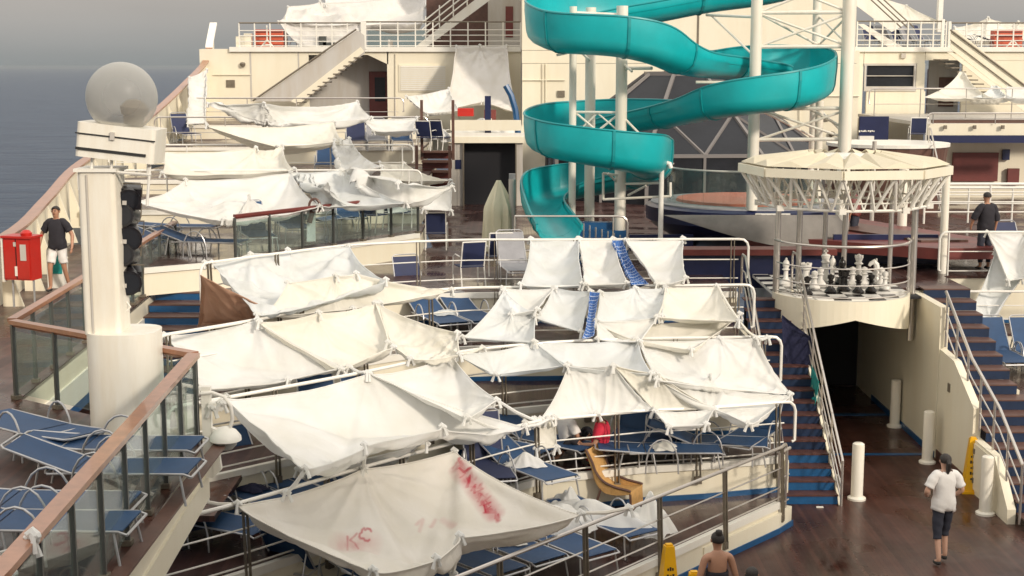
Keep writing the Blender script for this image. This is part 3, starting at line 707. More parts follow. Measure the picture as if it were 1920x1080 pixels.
# steep stair higher up, dark space behind
us = empty('steep_staircase', 'steep white stair climbing out of the top of the picture', 'staircase', (0, 0, 0))
para('stringer', [(778, 88), (905, -12), (935, -12), (800, 88)], WY + .8, .06, 'white', us)
for s_, o_ in ((0, 0), (1, -13), (2, -26)):
    MB().tube([Q(792, 62 + o_ + 6, WY + .75), Q(905, -28 + o_ + 6, WY + .75)], .03, 5).build('handrail', 'white', us)
for i in range(5):
    u = 798 + i * 26; MB().tube([Q(u, 72 - i * 20.5, WY + .76), Q(u, 30 - i * 20.5, WY + .76)], .028, 5).build('baluster', 'white', us)
for i in range(9):
    a = Q(806 + i * 13, 82 - i * 10.4, WY + 1.3); MB().box((a.x, a.y, a.z), (.3, .95, .05)).build('tread', 'grey', us)
ud = empty('upper_deckhouse', 'shaded deckhouse behind the steep white stair', 'building', (0, 0, 0))
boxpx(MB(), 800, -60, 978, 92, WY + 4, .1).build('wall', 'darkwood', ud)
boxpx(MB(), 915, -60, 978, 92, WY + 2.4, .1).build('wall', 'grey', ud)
boxpx(MB(), 948, 12, 962, 70, WY + 2.36, .05).build('door', 'maroon', ud)
boxpx(MB(), 690, 55, 800, 92, WY + 6, .1).build('glass_screen', 'glass', ud)

# ================================================================ central funnel house (y = 56)
CY = 56.0
fh = empty('funnel_house', 'tall plain cream wall behind the teal slide', 'building', (0, 0, 0))
boxpx(MB(), 979, -150, 1612, 94, CY, 8.0).build('wall', 'cream', fh)
boxpx(MB(), 979, 94.8, 1612, 118.5, CY, 8.0).build('wall', 'cream', fh)
boxpx(MB(), 979, 119.3, 1612, 470, CY, 8.0).build('wall', 'cream', fh)
boxpx(MB(), 979.5, -150, 1611, 470, CY + .03, 7.9).build('wall_core', 'bracket', fh)
# fittings on the walls: lamps, conduits, pipes, small grilles
for u, v, Y_, par in ((455, 120, WY, lw), (640, 112, WY + 1.6, lw), (868, 112, WY, lw), (1030, 60, CY, fh), (1250, 135, CY, fh), (1480, 130, CY, fh), (1560, 250, CY, fh)):
    q = Q(u, v, Y_ - .08); MB().lathe([(0, -.12), (.09, -.1), (.12, 0), (.09, .06), (0, .08)], q, 12).build('wall_lamp', 'bracket', par, smooth=True)
for u0, v0, u1, v1, Y_, par in ((1018, 119, 1018, 300, CY, fh), (1024, 119, 1024, 300, CY, fh), (979, 150, 1060, 150, CY, fh), (1500, 100, 1500, 260, CY, fh), (1500, 180, 1612, 180, CY, fh), (400, 140, 470, 140, WY, lw), (860, 110, 860, 260, WY, lw), (742, 100, 742, 220, WY, lw), (600, 100, 690, 100, WY + 1.6, lw)):
    MB().tube([Q(u0, v0, Y_ - .07), Q(u1, v1, Y_ - .07)], .022, 6).build('pipe', 'cream', par, smooth=True)
for u, v in ((1045, 170), (1046, 200), (1540, 215)): boxpx(MB(), u, v, u + 14, v + 12, CY - .06, .05).build('grille', 'bracket', fh)
for u in (470, 560): boxpx(MB(), u, 98, u + .8, 190, WY - .012, .02).build('weld_seam', 'grey', lw)
for u in (1090, 1200, 1310, 1420, 1530): boxpx(MB(), u, -150, u + .7, 94, CY - .012, .02).build('weld_seam', 'bracket', fh)
# ================================================================ right wing (y = 60)
rw = empty('aft_deckhouse', 'cream deckhouse with a wide dark window and a stair recess at the right', 'building', (0, 0, 0))
boxpx(MB(), 1600, 92, 1620, 300, WY, .15).build('wall', 'cream', rw)
boxpx(MB(), 1620, 92, 1735, 119, WY, .15).build('wall', 'cream', rw)
boxpx(MB(), 1620, 171, 1735, 300, WY, .15).build('wall', 'cream', rw)
boxpx(MB(), 1717, 119, 1735, 171, WY, .15).build('wall', 'cream', rw)
boxpx(MB(), 1735, 92, 1990, 113, WY, .15).build('wall', 'cream', rw)
boxpx(MB(), 1797, 113, 1990, 300, WY + .02, .15).build('wall', 'cream', rw)
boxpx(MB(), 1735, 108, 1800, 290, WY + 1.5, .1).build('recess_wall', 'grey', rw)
boxpx(MB(), 1736, 130, 1741, 228, WY + .5, .1).build('door', 'darkwood', rw)
boxpx(MB(), 1759, 145, 1790, 200, WY + 1.45, .05).build('door', 'darkwood', rw)
boxpx(MB(), 1590, 88, 1990, 97, WY - .12, .1).build('cornice', 'white', rw)
wd = boxpx(MB(), 1625, 123, 1713, 162, WY + .06, .05).build('window', 'darkglass', rw)
for (u0, v0, u1, v1) in ((1620, 119, 1718, 123), (1620, 162, 1718, 171), (1620, 123, 1625, 162), (1713, 123, 1718, 162), (1625, 141.5, 1713, 143)):
    boxpx(MB(), u0, v0, u1, v1, WY - .05, .12).build('window_frame', 'grey', rw)
boxpx(MB(), 1690, 100, 1699, 109, WY - .1, .08).build('porthole_light', 'grey', rw)
MB().box((18.3, 65, ZU - .05), (9.6, 9.8, .12)).build('upper_deck_slab', 'grey', rw)
upperrail(1608, 1775, 40, 89, WY - .05, 'upper right deck railing in front of stacked loungers', n=7)
upperrail(1783, 1990, 43, 89, WY - .05, 'upper right deck railing beside the stair head', n=7)
boxpx(MB(), 1764, 36, 1772, 92, WY - .1, .1).build('railing_post', 'white', rw); boxpx(MB(), 1777, 40, 1784, 92, WY - .1, .1).build('railing_post', 'white', rw)
rs = empty('outer_staircase', 'cream stair with glazed side coming down from the upper right deck', 'staircase', (0, 0, 0))
para('side_panel', [(1783, 58), (1792, 55), (1935, 170), (1935, 200), (1860, 152), (1783, 92)], WY - 1.3, .05, 'cream', rs)
para('stringer', [(1776, 98), (1786, 98), (1925, 200), (1925, 212), (1868, 170)], WY - 1.36, .05, 'cream', rs)
for i in range(10):
    a = Q(1764 + i * 11, 112 + i * 7.6, WY - .8); MB().box((a.x, a.y, a.z), (.36, .9, .05)).build('tread', 'bracket', rs)
MB().tube([Q(1782, 56, WY - 1.35), Q(1940, 174, WY - 1.35)], .04, 6).build('handrail', 'bracket', rs)
MB().tube([Q(1782, 75, WY - 1.35), Q(1940, 195, WY - 1.35)], .025, 6).build('handrail', 'bracket', rs)
r2 = empty('steep_staircase', 'steep stair above the upper right deck beside the slide tower', 'staircase', (0, 0, 0))
para('stringer', [(1608, 45), (1620, 45), (1692, 88), (1665, 88)], WY + .8, .06, 'white', r2)
para('stringer', [(1605, -20), (1640, -20), (1700, 44), (1672, 60), (1605, 10)], WY + 2.0, .06, 'white', r2)
for i in range(3): MB().tube([Q(1612 + i * 12, -20, WY + .7), Q(1690 + i * 12, 52, WY + .7)], .03, 5).build('handrail', 'bracket', r2)
tag(boxpx(MB(), 1758, -60, 1772, 60, WY + 3, .3).build('deck_mast', 'white'), 'white mast rising above the upper right deck', 'mast')
# mid-level right house: maroon doors, platform rails
mh = empty('bar_house', 'low cream bar house with maroon shutters at the right', 'building', (0, 0, 0))
boxpx(MB(), 1680, 268, 1990, 410, 50, .2).build('wall', 'cream', mh)
boxpx(MB(), 1786, 286, 1873, 340, 49.8, .15).build('shutter', 'maroon', mh)
boxpx(MB(), 1889, 316, 1912, 348, 49.8, .15).build('door', 'maroon', mh)
boxpx(MB(), 1880, 280, 1894, 300, 49.85, .1).build('notice', 'navy', mh)
boxpx(MB(), 1740, 254, 1990, 268, 47.8, .2).build('wall', 'navy', mh)
boxpx(MB(), 1740, 232, 1990, 254, 48.2, .2).build('parapet', 'cream', mh)
boxpx(MB(), 1750, 225, 1990, 231, 48.5, .3).build('parapet_cap', 'darkwood', mh)
for u in (1770, 1825, 1878): boxpx(MB(), u, 235, u + 6, 242, 48.05, .08).build('lamp', 'bracket', mh)
MB().box((17.7, 54, Q(1800, 231, 48.5).z - .1), (7, 11.4, .12)).build('roof', 'grey', mh)
railing([(Q(1640, 182, 52).x, 52), (Q(1990, 182, 52).x, 52)], Q(1700, 228, 50).z, 'thin rail under the pointed white awnings at the right', h=1.1, mids=(.5,), spacing=1.7, postkind='round', bracket=False)
railing([(Q(1750, 215, 48.1).x, 48.1), (Q(1990, 215, 48.1).x, 48.1)], Q(1750, 232, 48.2).z, 'steel rail along the parapet of the bar house', h=.35, mids=(.5,), spacing=1.7, postkind='round', bracket=False)
for (v, Y, lab) in ((345, 36, 'white rail in front of the bar house, nearer one'), (352, 41, 'white rail in front of the bar house, further one')):
    z0 = Q(1800, v, Y).z - 1.0
    railing([(Q(1735, v, Y).x, Y), (Q(1990, v, Y).x, Y)], z0, lab, h=1.0, mids=(.8, .55, .3), spacing=1.5, postkind='round', m='railwhite', bracket=False, r=.03)
mbp = MB(); p = Q(1802, 440, 30.2); mbp.lathe([(.085, 0), (.085, 2.35), (.08, 2.4), (0, 2.4)], (0, 0, 0), 16)
tag(mbp.build('white_column', 'column', None, (p.x, 31.4, 2.98), True), 'freestanding round white column at the right near the man in black', 'column')
mbp = MB(); mbp.lathe([(.12, 0), (.12, 2.0), (.1, 2.05), (0, 2.05)], (0, 0, 0), 16)
tag(mbp.build('white_column', 'column', None, (Q(1692, 400, 36).x, 36, 2.98), True), 'short white column seen right of the chess balcony posts', 'column')

# ================================================================ glass dome
gd = empty('glass_dome', 'dark glass faceted dome in a grey frame behind the slide', 'skylight', (6.0, 51, 3))
N8 = 8; rb, rt, h1, h2 = 5.0, 1.35, 1.6, 4.25; o8 = R(22.5 + 4)
lo8 = [Vector((rb * math.cos(o8 + R(45) * i), rb * .8 * math.sin(o8 + R(45) * i), 0)) for i in range(8)]
mi8 = [p + Vector((0, 0, h1)) for p in lo8]; to8 = [Vector((p.x * rt / rb, p.y * rt / rb, h2)) for p in lo8]
for i in range(8):
    j = (i + 1) % 8
    MB().add([lo8[i], lo8[j], mi8[j], mi8[i]], [(0, 1, 2, 3)]).build('glass_pane', 'darkglass', gd)
    MB().add([mi8[i], mi8[j], to8[j], to8[i]], [(0, 1, 2, 3)]).build('glass_pane', 'darkglass', gd)
    k = MB(); k.bar(lo8[i], mi8[i], .12, .12); k.bar(mi8[i], to8[i], .12, .12); k.bar(mi8[i], mi8[j], .1, .12); k.bar(to8[i], to8[j], .13, .16)
    m0 = mi8[i].lerp(mi8[j], .5); t0 = to8[i].lerp(to8[j], .5)
    k.bar(m0, to8[i].lerp(mi8[i], .5), .09, .1); k.bar(m0, to8[j].lerp(mi8[j], .5), .09, .1); k.bar(to8[i].lerp(mi8[i], .5), to8[j].lerp(mi8[j], .5), .09, .1); k.bar(lo8[i].lerp(lo8[j], .5), m0, .09, .1)
    k.build('frame', 'domegrey', gd)
MB().prism([(p.x, p.y) for p in to8], h2 - .02, h2 + .05).build('cap', 'darkglass', gd)

# ================================================================ round raised whirlpool stage
sg = empty('round_stage', 'round raised pool with navy rim and orange floor inside a curved glass screen', 'pool', (5.9, 36.3, 3.0))
MB().lathe([(2.5, .72), (2.52, 1.06), (2.36, 1.14), (1.9, 1.14), (1.9, 1.0), (0, 1.0)], (0, 0, 0), 48).build('rim', 'navy', sg, smooth=True)
MB().lathe([(2.40, 1.10), (2.38, 1.155), (2.1, 1.16)], (0, 0, 0), 48).build('rim_top', 'fabricgrey', sg, smooth=True)
MB().lathe([(1.78, 1.12), (1.72, 1.22), (0, 1.24)], (0, 0, 0), 40).build('orange_floor', 'orange', sg, smooth=True)
MB().lathe([(1.3, 0), (1.9, .3), (2.3, .55), (2.49, .76)], (0, 0, 0), 48).build('bowl', 'navy', sg, smooth=True)
for i in range(9):
    a0, a1 = R(150 + i * 20), R(150 + (i + 1) * 20); r_ = 1.98
    k = MB(); k.wallstrip([(r_ * math.cos(a0 + (a1 - a0) * j / 4), r_ * math.sin(a0 + (a1 - a0) * j / 4)) for j in range(5)], 1.15, 2.0, .015).build('glass_panel', 'glass', sg)
MB().tube([(1.99 * math.cos(R(150 + i * 5)), 1.99 * math.sin(R(150 + i * 5)), 2.02) for i in range(37)], .025, 6).build('top_rail', 'railwhite', sg)
# depth sign on the rim
p = Q(1449, 407, 33.75); sgn = tag(MB().box((0, 0, 0), (.82, .03, .17)).build('depth_sign', 'white', None, (p.x, 33.76, p.z)), 'small white sign with dark marks on the navy pool rim', 'sign')
for x_, w_, h_ in ((-.33, .12, .12), (-.16, .03, .11), (-.06, .07, .03), (-.02, .03, .11), (.1, .09, .03), (.13, .025, .1), (.26, .1, .11)):
    MB().box((x_, -.02, 0), (w_, .012, h_)).build('mark', 'ink', sgn)
MB().box((-.33, -.03, 0), (.07, .012, .06)).build('mark', 'white', sgn)
# grey shade awning hanging below the rim on the near side
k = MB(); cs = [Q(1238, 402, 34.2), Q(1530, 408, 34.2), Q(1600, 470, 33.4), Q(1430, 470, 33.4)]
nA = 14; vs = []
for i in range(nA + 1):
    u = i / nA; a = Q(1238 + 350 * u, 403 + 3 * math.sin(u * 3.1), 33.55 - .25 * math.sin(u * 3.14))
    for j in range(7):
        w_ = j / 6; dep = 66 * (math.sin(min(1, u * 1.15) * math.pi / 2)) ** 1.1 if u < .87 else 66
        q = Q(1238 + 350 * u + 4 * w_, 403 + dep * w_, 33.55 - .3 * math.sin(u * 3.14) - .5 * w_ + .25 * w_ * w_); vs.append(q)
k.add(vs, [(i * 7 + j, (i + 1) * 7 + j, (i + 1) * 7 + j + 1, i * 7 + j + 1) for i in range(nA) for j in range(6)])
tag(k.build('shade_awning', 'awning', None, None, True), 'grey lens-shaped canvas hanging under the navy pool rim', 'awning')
# swimming pool coping
pl = empty('pool_surround', 'raised navy pool surround with a maroon timber rim', 'pool', (0, 0, 0))
def slab3(name, u0, v0, u1, v1, Y, th, m): boxpx(MB(), u0, v0, u1, v1, Y, th).build(name, m, pl)
slab3('side', 1240, 476, 1560, 540, 31.2, .1, 'navy'); slab3('rim', 1240, 468, 1570, 479, 31.0, .6, 'maroon')
slab3('side', 1560, 440, 1760, 540, 33, .1, 'navy')
slab3('side', 1180, 440, 1300, 470, 34, .1, 'navy')
k = MB(); k.prism([(5.6, 34), (7.5, 40), (8.2, 40), (11.6, 31.6), (9.4, 31.4)], 3.3, 3.55); k.build('rim', 'maroon', pl)
k = MB(); k.prism([(7.0, 37), (8.1, 37.6), (10.4, 32.6), (9.3, 32.5)], 3.55, 3.6); k.build('rim_top', 'darkwood', pl)

# ================================================================ slide
ctrl = [ # px, py of the trough bottom, distance, left wall, right wall
 (1560, -22, 37.2, .5, .6), (1440, 8, 36.8, .5, .55), (1330, 22, 36.6, .5, .6), (1230, 42, 36.4, .5, .65), (1130, 55, 36.3, .45, .8), (1045, 66, 35.8, .42, .95),
 (1000, 76, 34.9, .4, 1.0), (991, 84, 34.1, .4, 1.0), (1003, 92, 33.3, .4, .95), (1045, 99, 32.8, .4, .88), (1107, 101, 32.5, .42, .84), (1170, 107, 32.4, .42, .86), (1230, 122, 32.7, .45, .86), (1262, 134, 33.1, .5, .66), (1300, 143, 33.7, .52, .54),
 (1350, 147, 34.4, .6, .5), (1410, 151, 35.2, .8, .45), (1475, 158, 35.7, .95, .42), (1530, 167, 35.4, 1.0, .4), (1553, 176, 34.6, 1.0, .4), (1555, 187, 33.7, .98, .4), (1535, 196, 33.0, .92, .4),
 (1480, 205, 32.6, .86, .42), (1410, 213, 32.5, .8, .45), (1350, 221, 32.9, .72, .5), (1305, 229, 33.5, .55, .52), (1265, 236, 34.2, .5, .56), (1217, 243, 34.9, .46, .7), (1150, 252, 35.7, .42, .85), (1085, 260, 35.9, .4, .9), (1025, 268, 35.3, .4, .92),
 (993, 277, 34.4, .4, .9), (990, 286, 33.6, .4, .86), (1010, 294, 33.0, .4, .85), (1060, 302, 32.6, .4, .84), (1130, 313, 32.4, .4, .85), (1195, 325, 32.6, .4, .9), (1232, 332, 33.2, .4, .92), (1242, 340, 34.0, .4, .9), (1225, 347, 34.8, .4, .86),
 (1180, 355, 35.4, .4, .84), (1110, 366, 35.9, .4, .84), (1050, 378, 35.8, .4, .86), (1015, 390, 35.2, .4, .9), (1003, 404, 34.4, .4, .85), (1010, 420, 33.6, .42, .7), (1025, 440, 32.7, .45, .55), (1042, 458, 31.8, .42, .45)]
def fit(u, v):   # the turns: the middle of the trough lies half a width inside its outer wall
    if u < 1080: u += (34 if v < 350 else 14) * min(1, (1080 - u) / 75)
    if u > 1470 and v > 140: u -= 32 * min(1, (u - 1470) / 75)
    if 1195 < u < 1250 and v > 318: u -= 20 * min(1, (u - 1195) / 35)
    return u
cp = [(*Q(fit(u, v), v, Y), hl, hr) for u, v, Y, hl, hr in ctrl]
dense = []
A_ = np.array(cp)
for i in range(len(A_) - 1):
    p0, p1, p2, p3 = A_[max(i - 1, 0)], A_[i], A_[i + 1], A_[min(i + 2, len(A_) - 1)]
    for j in range(5):
        t_ = j / 5; dense.append(.5 * ((2 * p1) + (-p0 + p2) * t_ + (2 * p0 - 5 * p1 + 4 * p2 - p3) * t_ ** 2 + (-p0 + 3 * p1 - 3 * p2 + p3) * t_ ** 3))
dense.append(A_[-1]); dense = np.array(dense)
for _ in range(3): dense[1:-1] = .25 * dense[:-2] + .5 * dense[1:-1] + .25 * dense[2:]
slide = empty('water_slide', 'teal fibreglass water slide spiralling down in loops', 'water slide', (0, 0, 0))
def section(row, i, grow=0.0):
    p = Vector(row[:3]); a = Vector(dense[max(i - 2, 0)][:3]); c = Vector(dense[min(i + 2, len(dense) - 1)][:3])
    t_ = c - a; t_.z = 0; t_.normalize(); rgt = Vector((t_.y, -t_.x, 0)); W = .47; hl, hr = row[3], row[4]; out = []; inn = []
    prof = [(-W - .03, hl), (-W - .035, hl * .75), (-W - .02, hl * .5 + .08)]
    for q in range(9):
        g = math.pi + math.pi * q / 8; prof.append((W * math.cos(g) * 1.0, .32 + .32 * math.sin(g)))
    prof += [(W + .02, hr * .5 + .08), (W + .035, hr * .75), (W + .03, hr)]
    return p, rgt, prof
def trough(i0, i1, name, m, g0, g1, parent=slide):
    """U-shaped channel with wall thickness between g0 (inner offset) and g1 (outer offset)"""
    rows = []; K = None
    for i in range(i0, i1 + 1):
        p, rgt, prof = section(dense[i], i); K = len(prof); ring = []
        for s_, off_ in ((1, g0), (-1, g1)):
            seq = list(range(K)) if s_ > 0 else list(range(K))[::-1]
            for q in seq:
                a = prof[max(q - 1, 0)]; b_ = prof[min(q + 1, K - 1)]; tx, tz = b_[0] - a[0], b_[1] - a[1]; L_ = math.hypot(tx, tz) or 1
                nx_, nz_ = tz / L_, -tx / L_           # outward
                s0, u0 = prof[q][0] + nx_ * off_, prof[q][1] + nz_ * off_
                if q in (0, K - 1): s0, u0 = prof[q][0] + (off_ if q else -off_), prof[q][1] + (.012 if g1 > .05 else 0)
                ring.append(p + rgt * s0 + Vector((0, 0, u0)))
        rows.append(ring)
    nR = len(rows[0]); vs = [v for r_ in rows for v in r_]
    fs = [(a * nR + q, a * nR + (q + 1) % nR, (a + 1) * nR + (q + 1) % nR, (a + 1) * nR + q) for a in range(len(rows) - 1) for q in range(nR)]
    fs += [tuple(range(nR))[::-1], tuple((len(rows) - 1) * nR + q for q in range(nR))]
    o_ = MB().add(vs, fs).build(name, m, parent, smooth=True)
    bm_ = bmesh.new(); bm_.from_mesh(o_.data); bmesh.ops.recalc_face_normals(bm_, faces=bm_.faces); bm_.to_mesh(o_.data); bm_.free()
    return o_
nD = len(dense) - 1; cuts = list(range(0, nD, 11)) + [nD]
for a, b_ in zip(cuts, cuts[1:]):
    trough(a, b_, 'slide_section', 'teal', 0, .022)
for c_ in cuts[1:-1]:
    # flange seam: narrow rib between two sections
    rows = []
    for sgn_ in (-.03, .03):
        p, rgt, prof = section(dense[c_], c_); t_ = Vector((-rgt.y, rgt.x, 0)) * sgn_; K = len(prof)
        for q in range(K):
            a = prof[max(q - 1, 0)]; b2 = prof[min(q + 1, K - 1)]; tx, tz = b2[0] - a[0], b2[1] - a[1]; L_ = math.hypot(tx, tz) or 1
            for off_ in (.0, .045): rows.append(p + t_ + rgt * (prof[q][0] + tz / L_ * off_) + Vector((0, 0, prof[q][1] - tx / L_ * off_)))
    K2 = K * 2; fs = []
    for q in range(K - 1):
        fs += [(2 * q + 1, 2 * q + 3, K2 + 2 * q + 3, K2 + 2 * q + 1), (2 * q, 2 * q + 1, 2 * q + 3, 2 * q + 2), (K2 + 2 * q, K2 + 2 * q + 1, K2 + 2 * q + 3, K2 + 2 * q + 2)]
    MB().add(rows, fs).build('flange', 'tealseam', slide)
# rolled lip on both walls
for side in (0, -1):
    pts_ = []
    for i in range(0, nD + 1):
        p, rgt, prof = section(dense[i], i); pts_.append(p + rgt * (prof[side][0] + (-.012 if side == 0 else .012)) + Vector((0, 0, prof[side][1])))
    MB().tube(pts_, .028, 6).build('rim_lip', 'tealseam', slide, smooth=True)
# slide supports
sp_ = empty('slide_tower', 'white tubular tower carrying the teal slide', 'tower', (0, 0, 0))
def colpx(u, v0, Y, r_, zb_, nm='column'):
    a = Q(u, v0, Y); MB().tube([(a.x, Y, zb_), (a.x, Y, a.z)], r_, 16).build(nm, 'column', sp_, smooth=True); return a
colpx(1075, 12, 34.2, .085, 3); colpx(1108, 14, 34.9, .125, 3); colpx(1167, 11, 33.9, .135, 3)
colpx(1421, -60, 34.0, .135, 4.14); colpx(1595, -60, 33.6, .155, 3); colpx(1535, -60, 36.2, .11, 4.2); colpx(1537, 190, 35.2, .1, 4.2)
def strut(u0, v0, Y0, u1, v1, Y1, r_=.035, nm='brace'):
    MB().tube([Q(u0, v0, Y0), Q(u1, v1, Y1)], r_, 7).build(nm, 'column', sp_, smooth=True)
A1, A2 = 34.0, 33.6
for v in (24, 88): strut(1421, v, A1, 1595, v - 1, A2, .045); strut(1421, v, A1, 1535, v - 3, 36.2, .035); strut(1595, v, A2, 1535, v - 3, 36.2, .035)
strut(1421, 24, A1, 1595, 88, A2, .03); strut(1421, 88, A1, 1595, 24, A2, .03)
strut(1421, -45, A1, 1595, 24, A2, .03); strut(1421, 24, A1, 1595, -45, A2, .03)
strut(1421, 24, A1, 1535, 85, 36.2, .03); strut(1535, 30, 36.2, 1595, 88, A2, .03); strut(1535, 85, 36.2, 1595, 24, A2, .03)
for v in (204, 262): strut(1421, v, A1, 1595, v - 1, A2, .045)
strut(1421, 204, A1, 1595, 262, A2, .03); strut(1421, 262, A1, 1595, 204, A2, .03)
strut(1421, 204, A1, 1535, 262, 36.2, .03); strut(1535, 204, 36.2, 1595, 262, A2, .03); strut(1520, 205, 34, 1590, 245, A2, .035)
for v in (210, 246): strut(1075, v, 34.2, 1167, v + 1, 33.9, .03)
strut(1080, 212, 34.2, 1120, 246, 34.1, .028); strut(1120, 246, 34.1, 1163, 212, 33.9, .028); strut(1120, 212, 34.1, 1085, 246, 34.2, .02); strut(1120, 212, 34.1, 1160, 246, 33.9, .02)
for v in (24,): strut(1075, v, 34.2, 1167, v + 4, 33.9, .04)
strut(1167, 218, 33.9, 1200, 252, 33.6, .028); strut(1167, 250, 33.9, 1220, 256, 33.6, .03); strut(1075, 97, 34.2, 1045, 103, 33.3, .03); strut(1108, 115, 34.9, 1090, 98, 34.2, .03)
strut(1167, 128, 33.9, 1222, 128, 33.1, .04); strut(1167, 118, 33.9, 1185, 134, 33.5, .03)
strut(1421, 112, 34.0, 1335, 30, 36.3, .028); strut(1421, 32, 34.0, 1325, 28, 36.3, .035); strut(1421, 155, 34.0, 1305, 154, 33.8, .035)
for a in ((1131, 325, 33.6, 1131, 374, 33.6), (1131, 374, 33.6, 1257, 368, 33), (1257, 368, 33, 1257, 342, 33), (1131, 325, 33.6, 1167, 330, 33.9), (1140, 325, 33.6, 1160, 345, 33.9), (1167, 345, 33.9, 1240, 343, 33), (1178, 366, 33.8, 1212, 348, 33.3)):
    strut(*a, .03, 'bracket_frame')
a = Q(1240, 345, 33); tag(MB().tube([(0, 0, -3 + 0), (0, 0, -.1), (.03, 0, .03), (.1, 0, .08), (.18, 0, .05), (.21, 0, -.05)], .06, 10).build('shower_post', 'railwhite', None, (a.x, 33, a.z), True), 'steel post with a hooked top below the lowest slide loop', 'post')
bpy.data.objects['shower_post'].location.z = 3 + 3 - .95 + .2
k = MB(); a0 = Q(1240, 342, 32.9)
# deep blue stair left of the pool with blue balusters
bs = empty('blue_steps', 'blue pool steps with pale blue balusters under the slide', 'steps', (Q(1090, 440, 33).x, 33, 3))
for i in range(5): MB().box((.5, .3 * i, .1 + .16 * i), (1.2, .3, .2 + .0)).build('step', 'blue', bs)
for i in range(9): MB().tube([(-.1 + .14 * i, -.2, 0), (-.1 + .14 * i, -.2, 1.0 - .045 * i)], .022, 6).build('baluster', 'alu', bs)
railing([(Q(965, 410, 32).x, 32), (Q(1160, 410, 32).x, 32)], 3.1, 'low steel rail beside the slide exit', h=1.1, mids=(.3,), spacing=3, postkind='round', bracket=False, endloop=(False, True))
# ================================================================ draped sheets: each one relaxed with a small cloth solver
def relax(X, pinmask, rest, iters=170, g=.00022, bend=True):
    V = np.zeros_like(X); nu, nv = X.shape[:2]
    cons = []
    def C_(a, b, L, k): cons.append((a, b, L, k))
    s_ = slice
    for st_, dirs in ((1, ((1, 0), (0, 1), (1, 1), (1, -1))), (2, ((2, 0), (0, 2)))):
        for di, dj in dirs:
            for par in range(2 if st_ == 1 else 4):
                # index sets that do not overlap
                I, J = np.meshgrid(np.arange(nu), np.arange(nv), indexing='ij')
                ok = (I + di < nu) & (J + dj < nv) & (J + dj >= 0)
                key = (I if di else J)
                ok &= ((key // max(di, 1) if di else key // dj) % 2 == par % 2)
                if par >= 2: continue
                a = (I[ok], J[ok]); b_ = (I[ok] + di, J[ok] + dj)
                L = np.linalg.norm(rest[a] - rest[b_], axis=1)
                cons.append((a, b_, L, 1.0 if di == 0 or dj == 0 else .6, st_ == 2))
    wgt = np.where(pinmask, 0., 1.)
    for it in range(iters):
        V[..., 2] -= g; Y = X + V * wgt[..., None]
        for a, b_, L, k, isb in cons:
            d = Y[b_] - Y[a]; l = np.linalg.norm(d, axis=1) + 1e-9
            if isb: c = np.where(l < L * .93, (l - L * .93) / l, 0) * .12
            else: c = (l - L) / l * k
            wa, wb = wgt[a], wgt[b_]; ws = wa + wb + 1e-9
            corr = d * (c / ws)[:, None]
            Y[a] += corr * wa[:, None]; Y[b_] -= corr * wb[:, None]
        V = (Y - X) * .93; X = Y
    return X
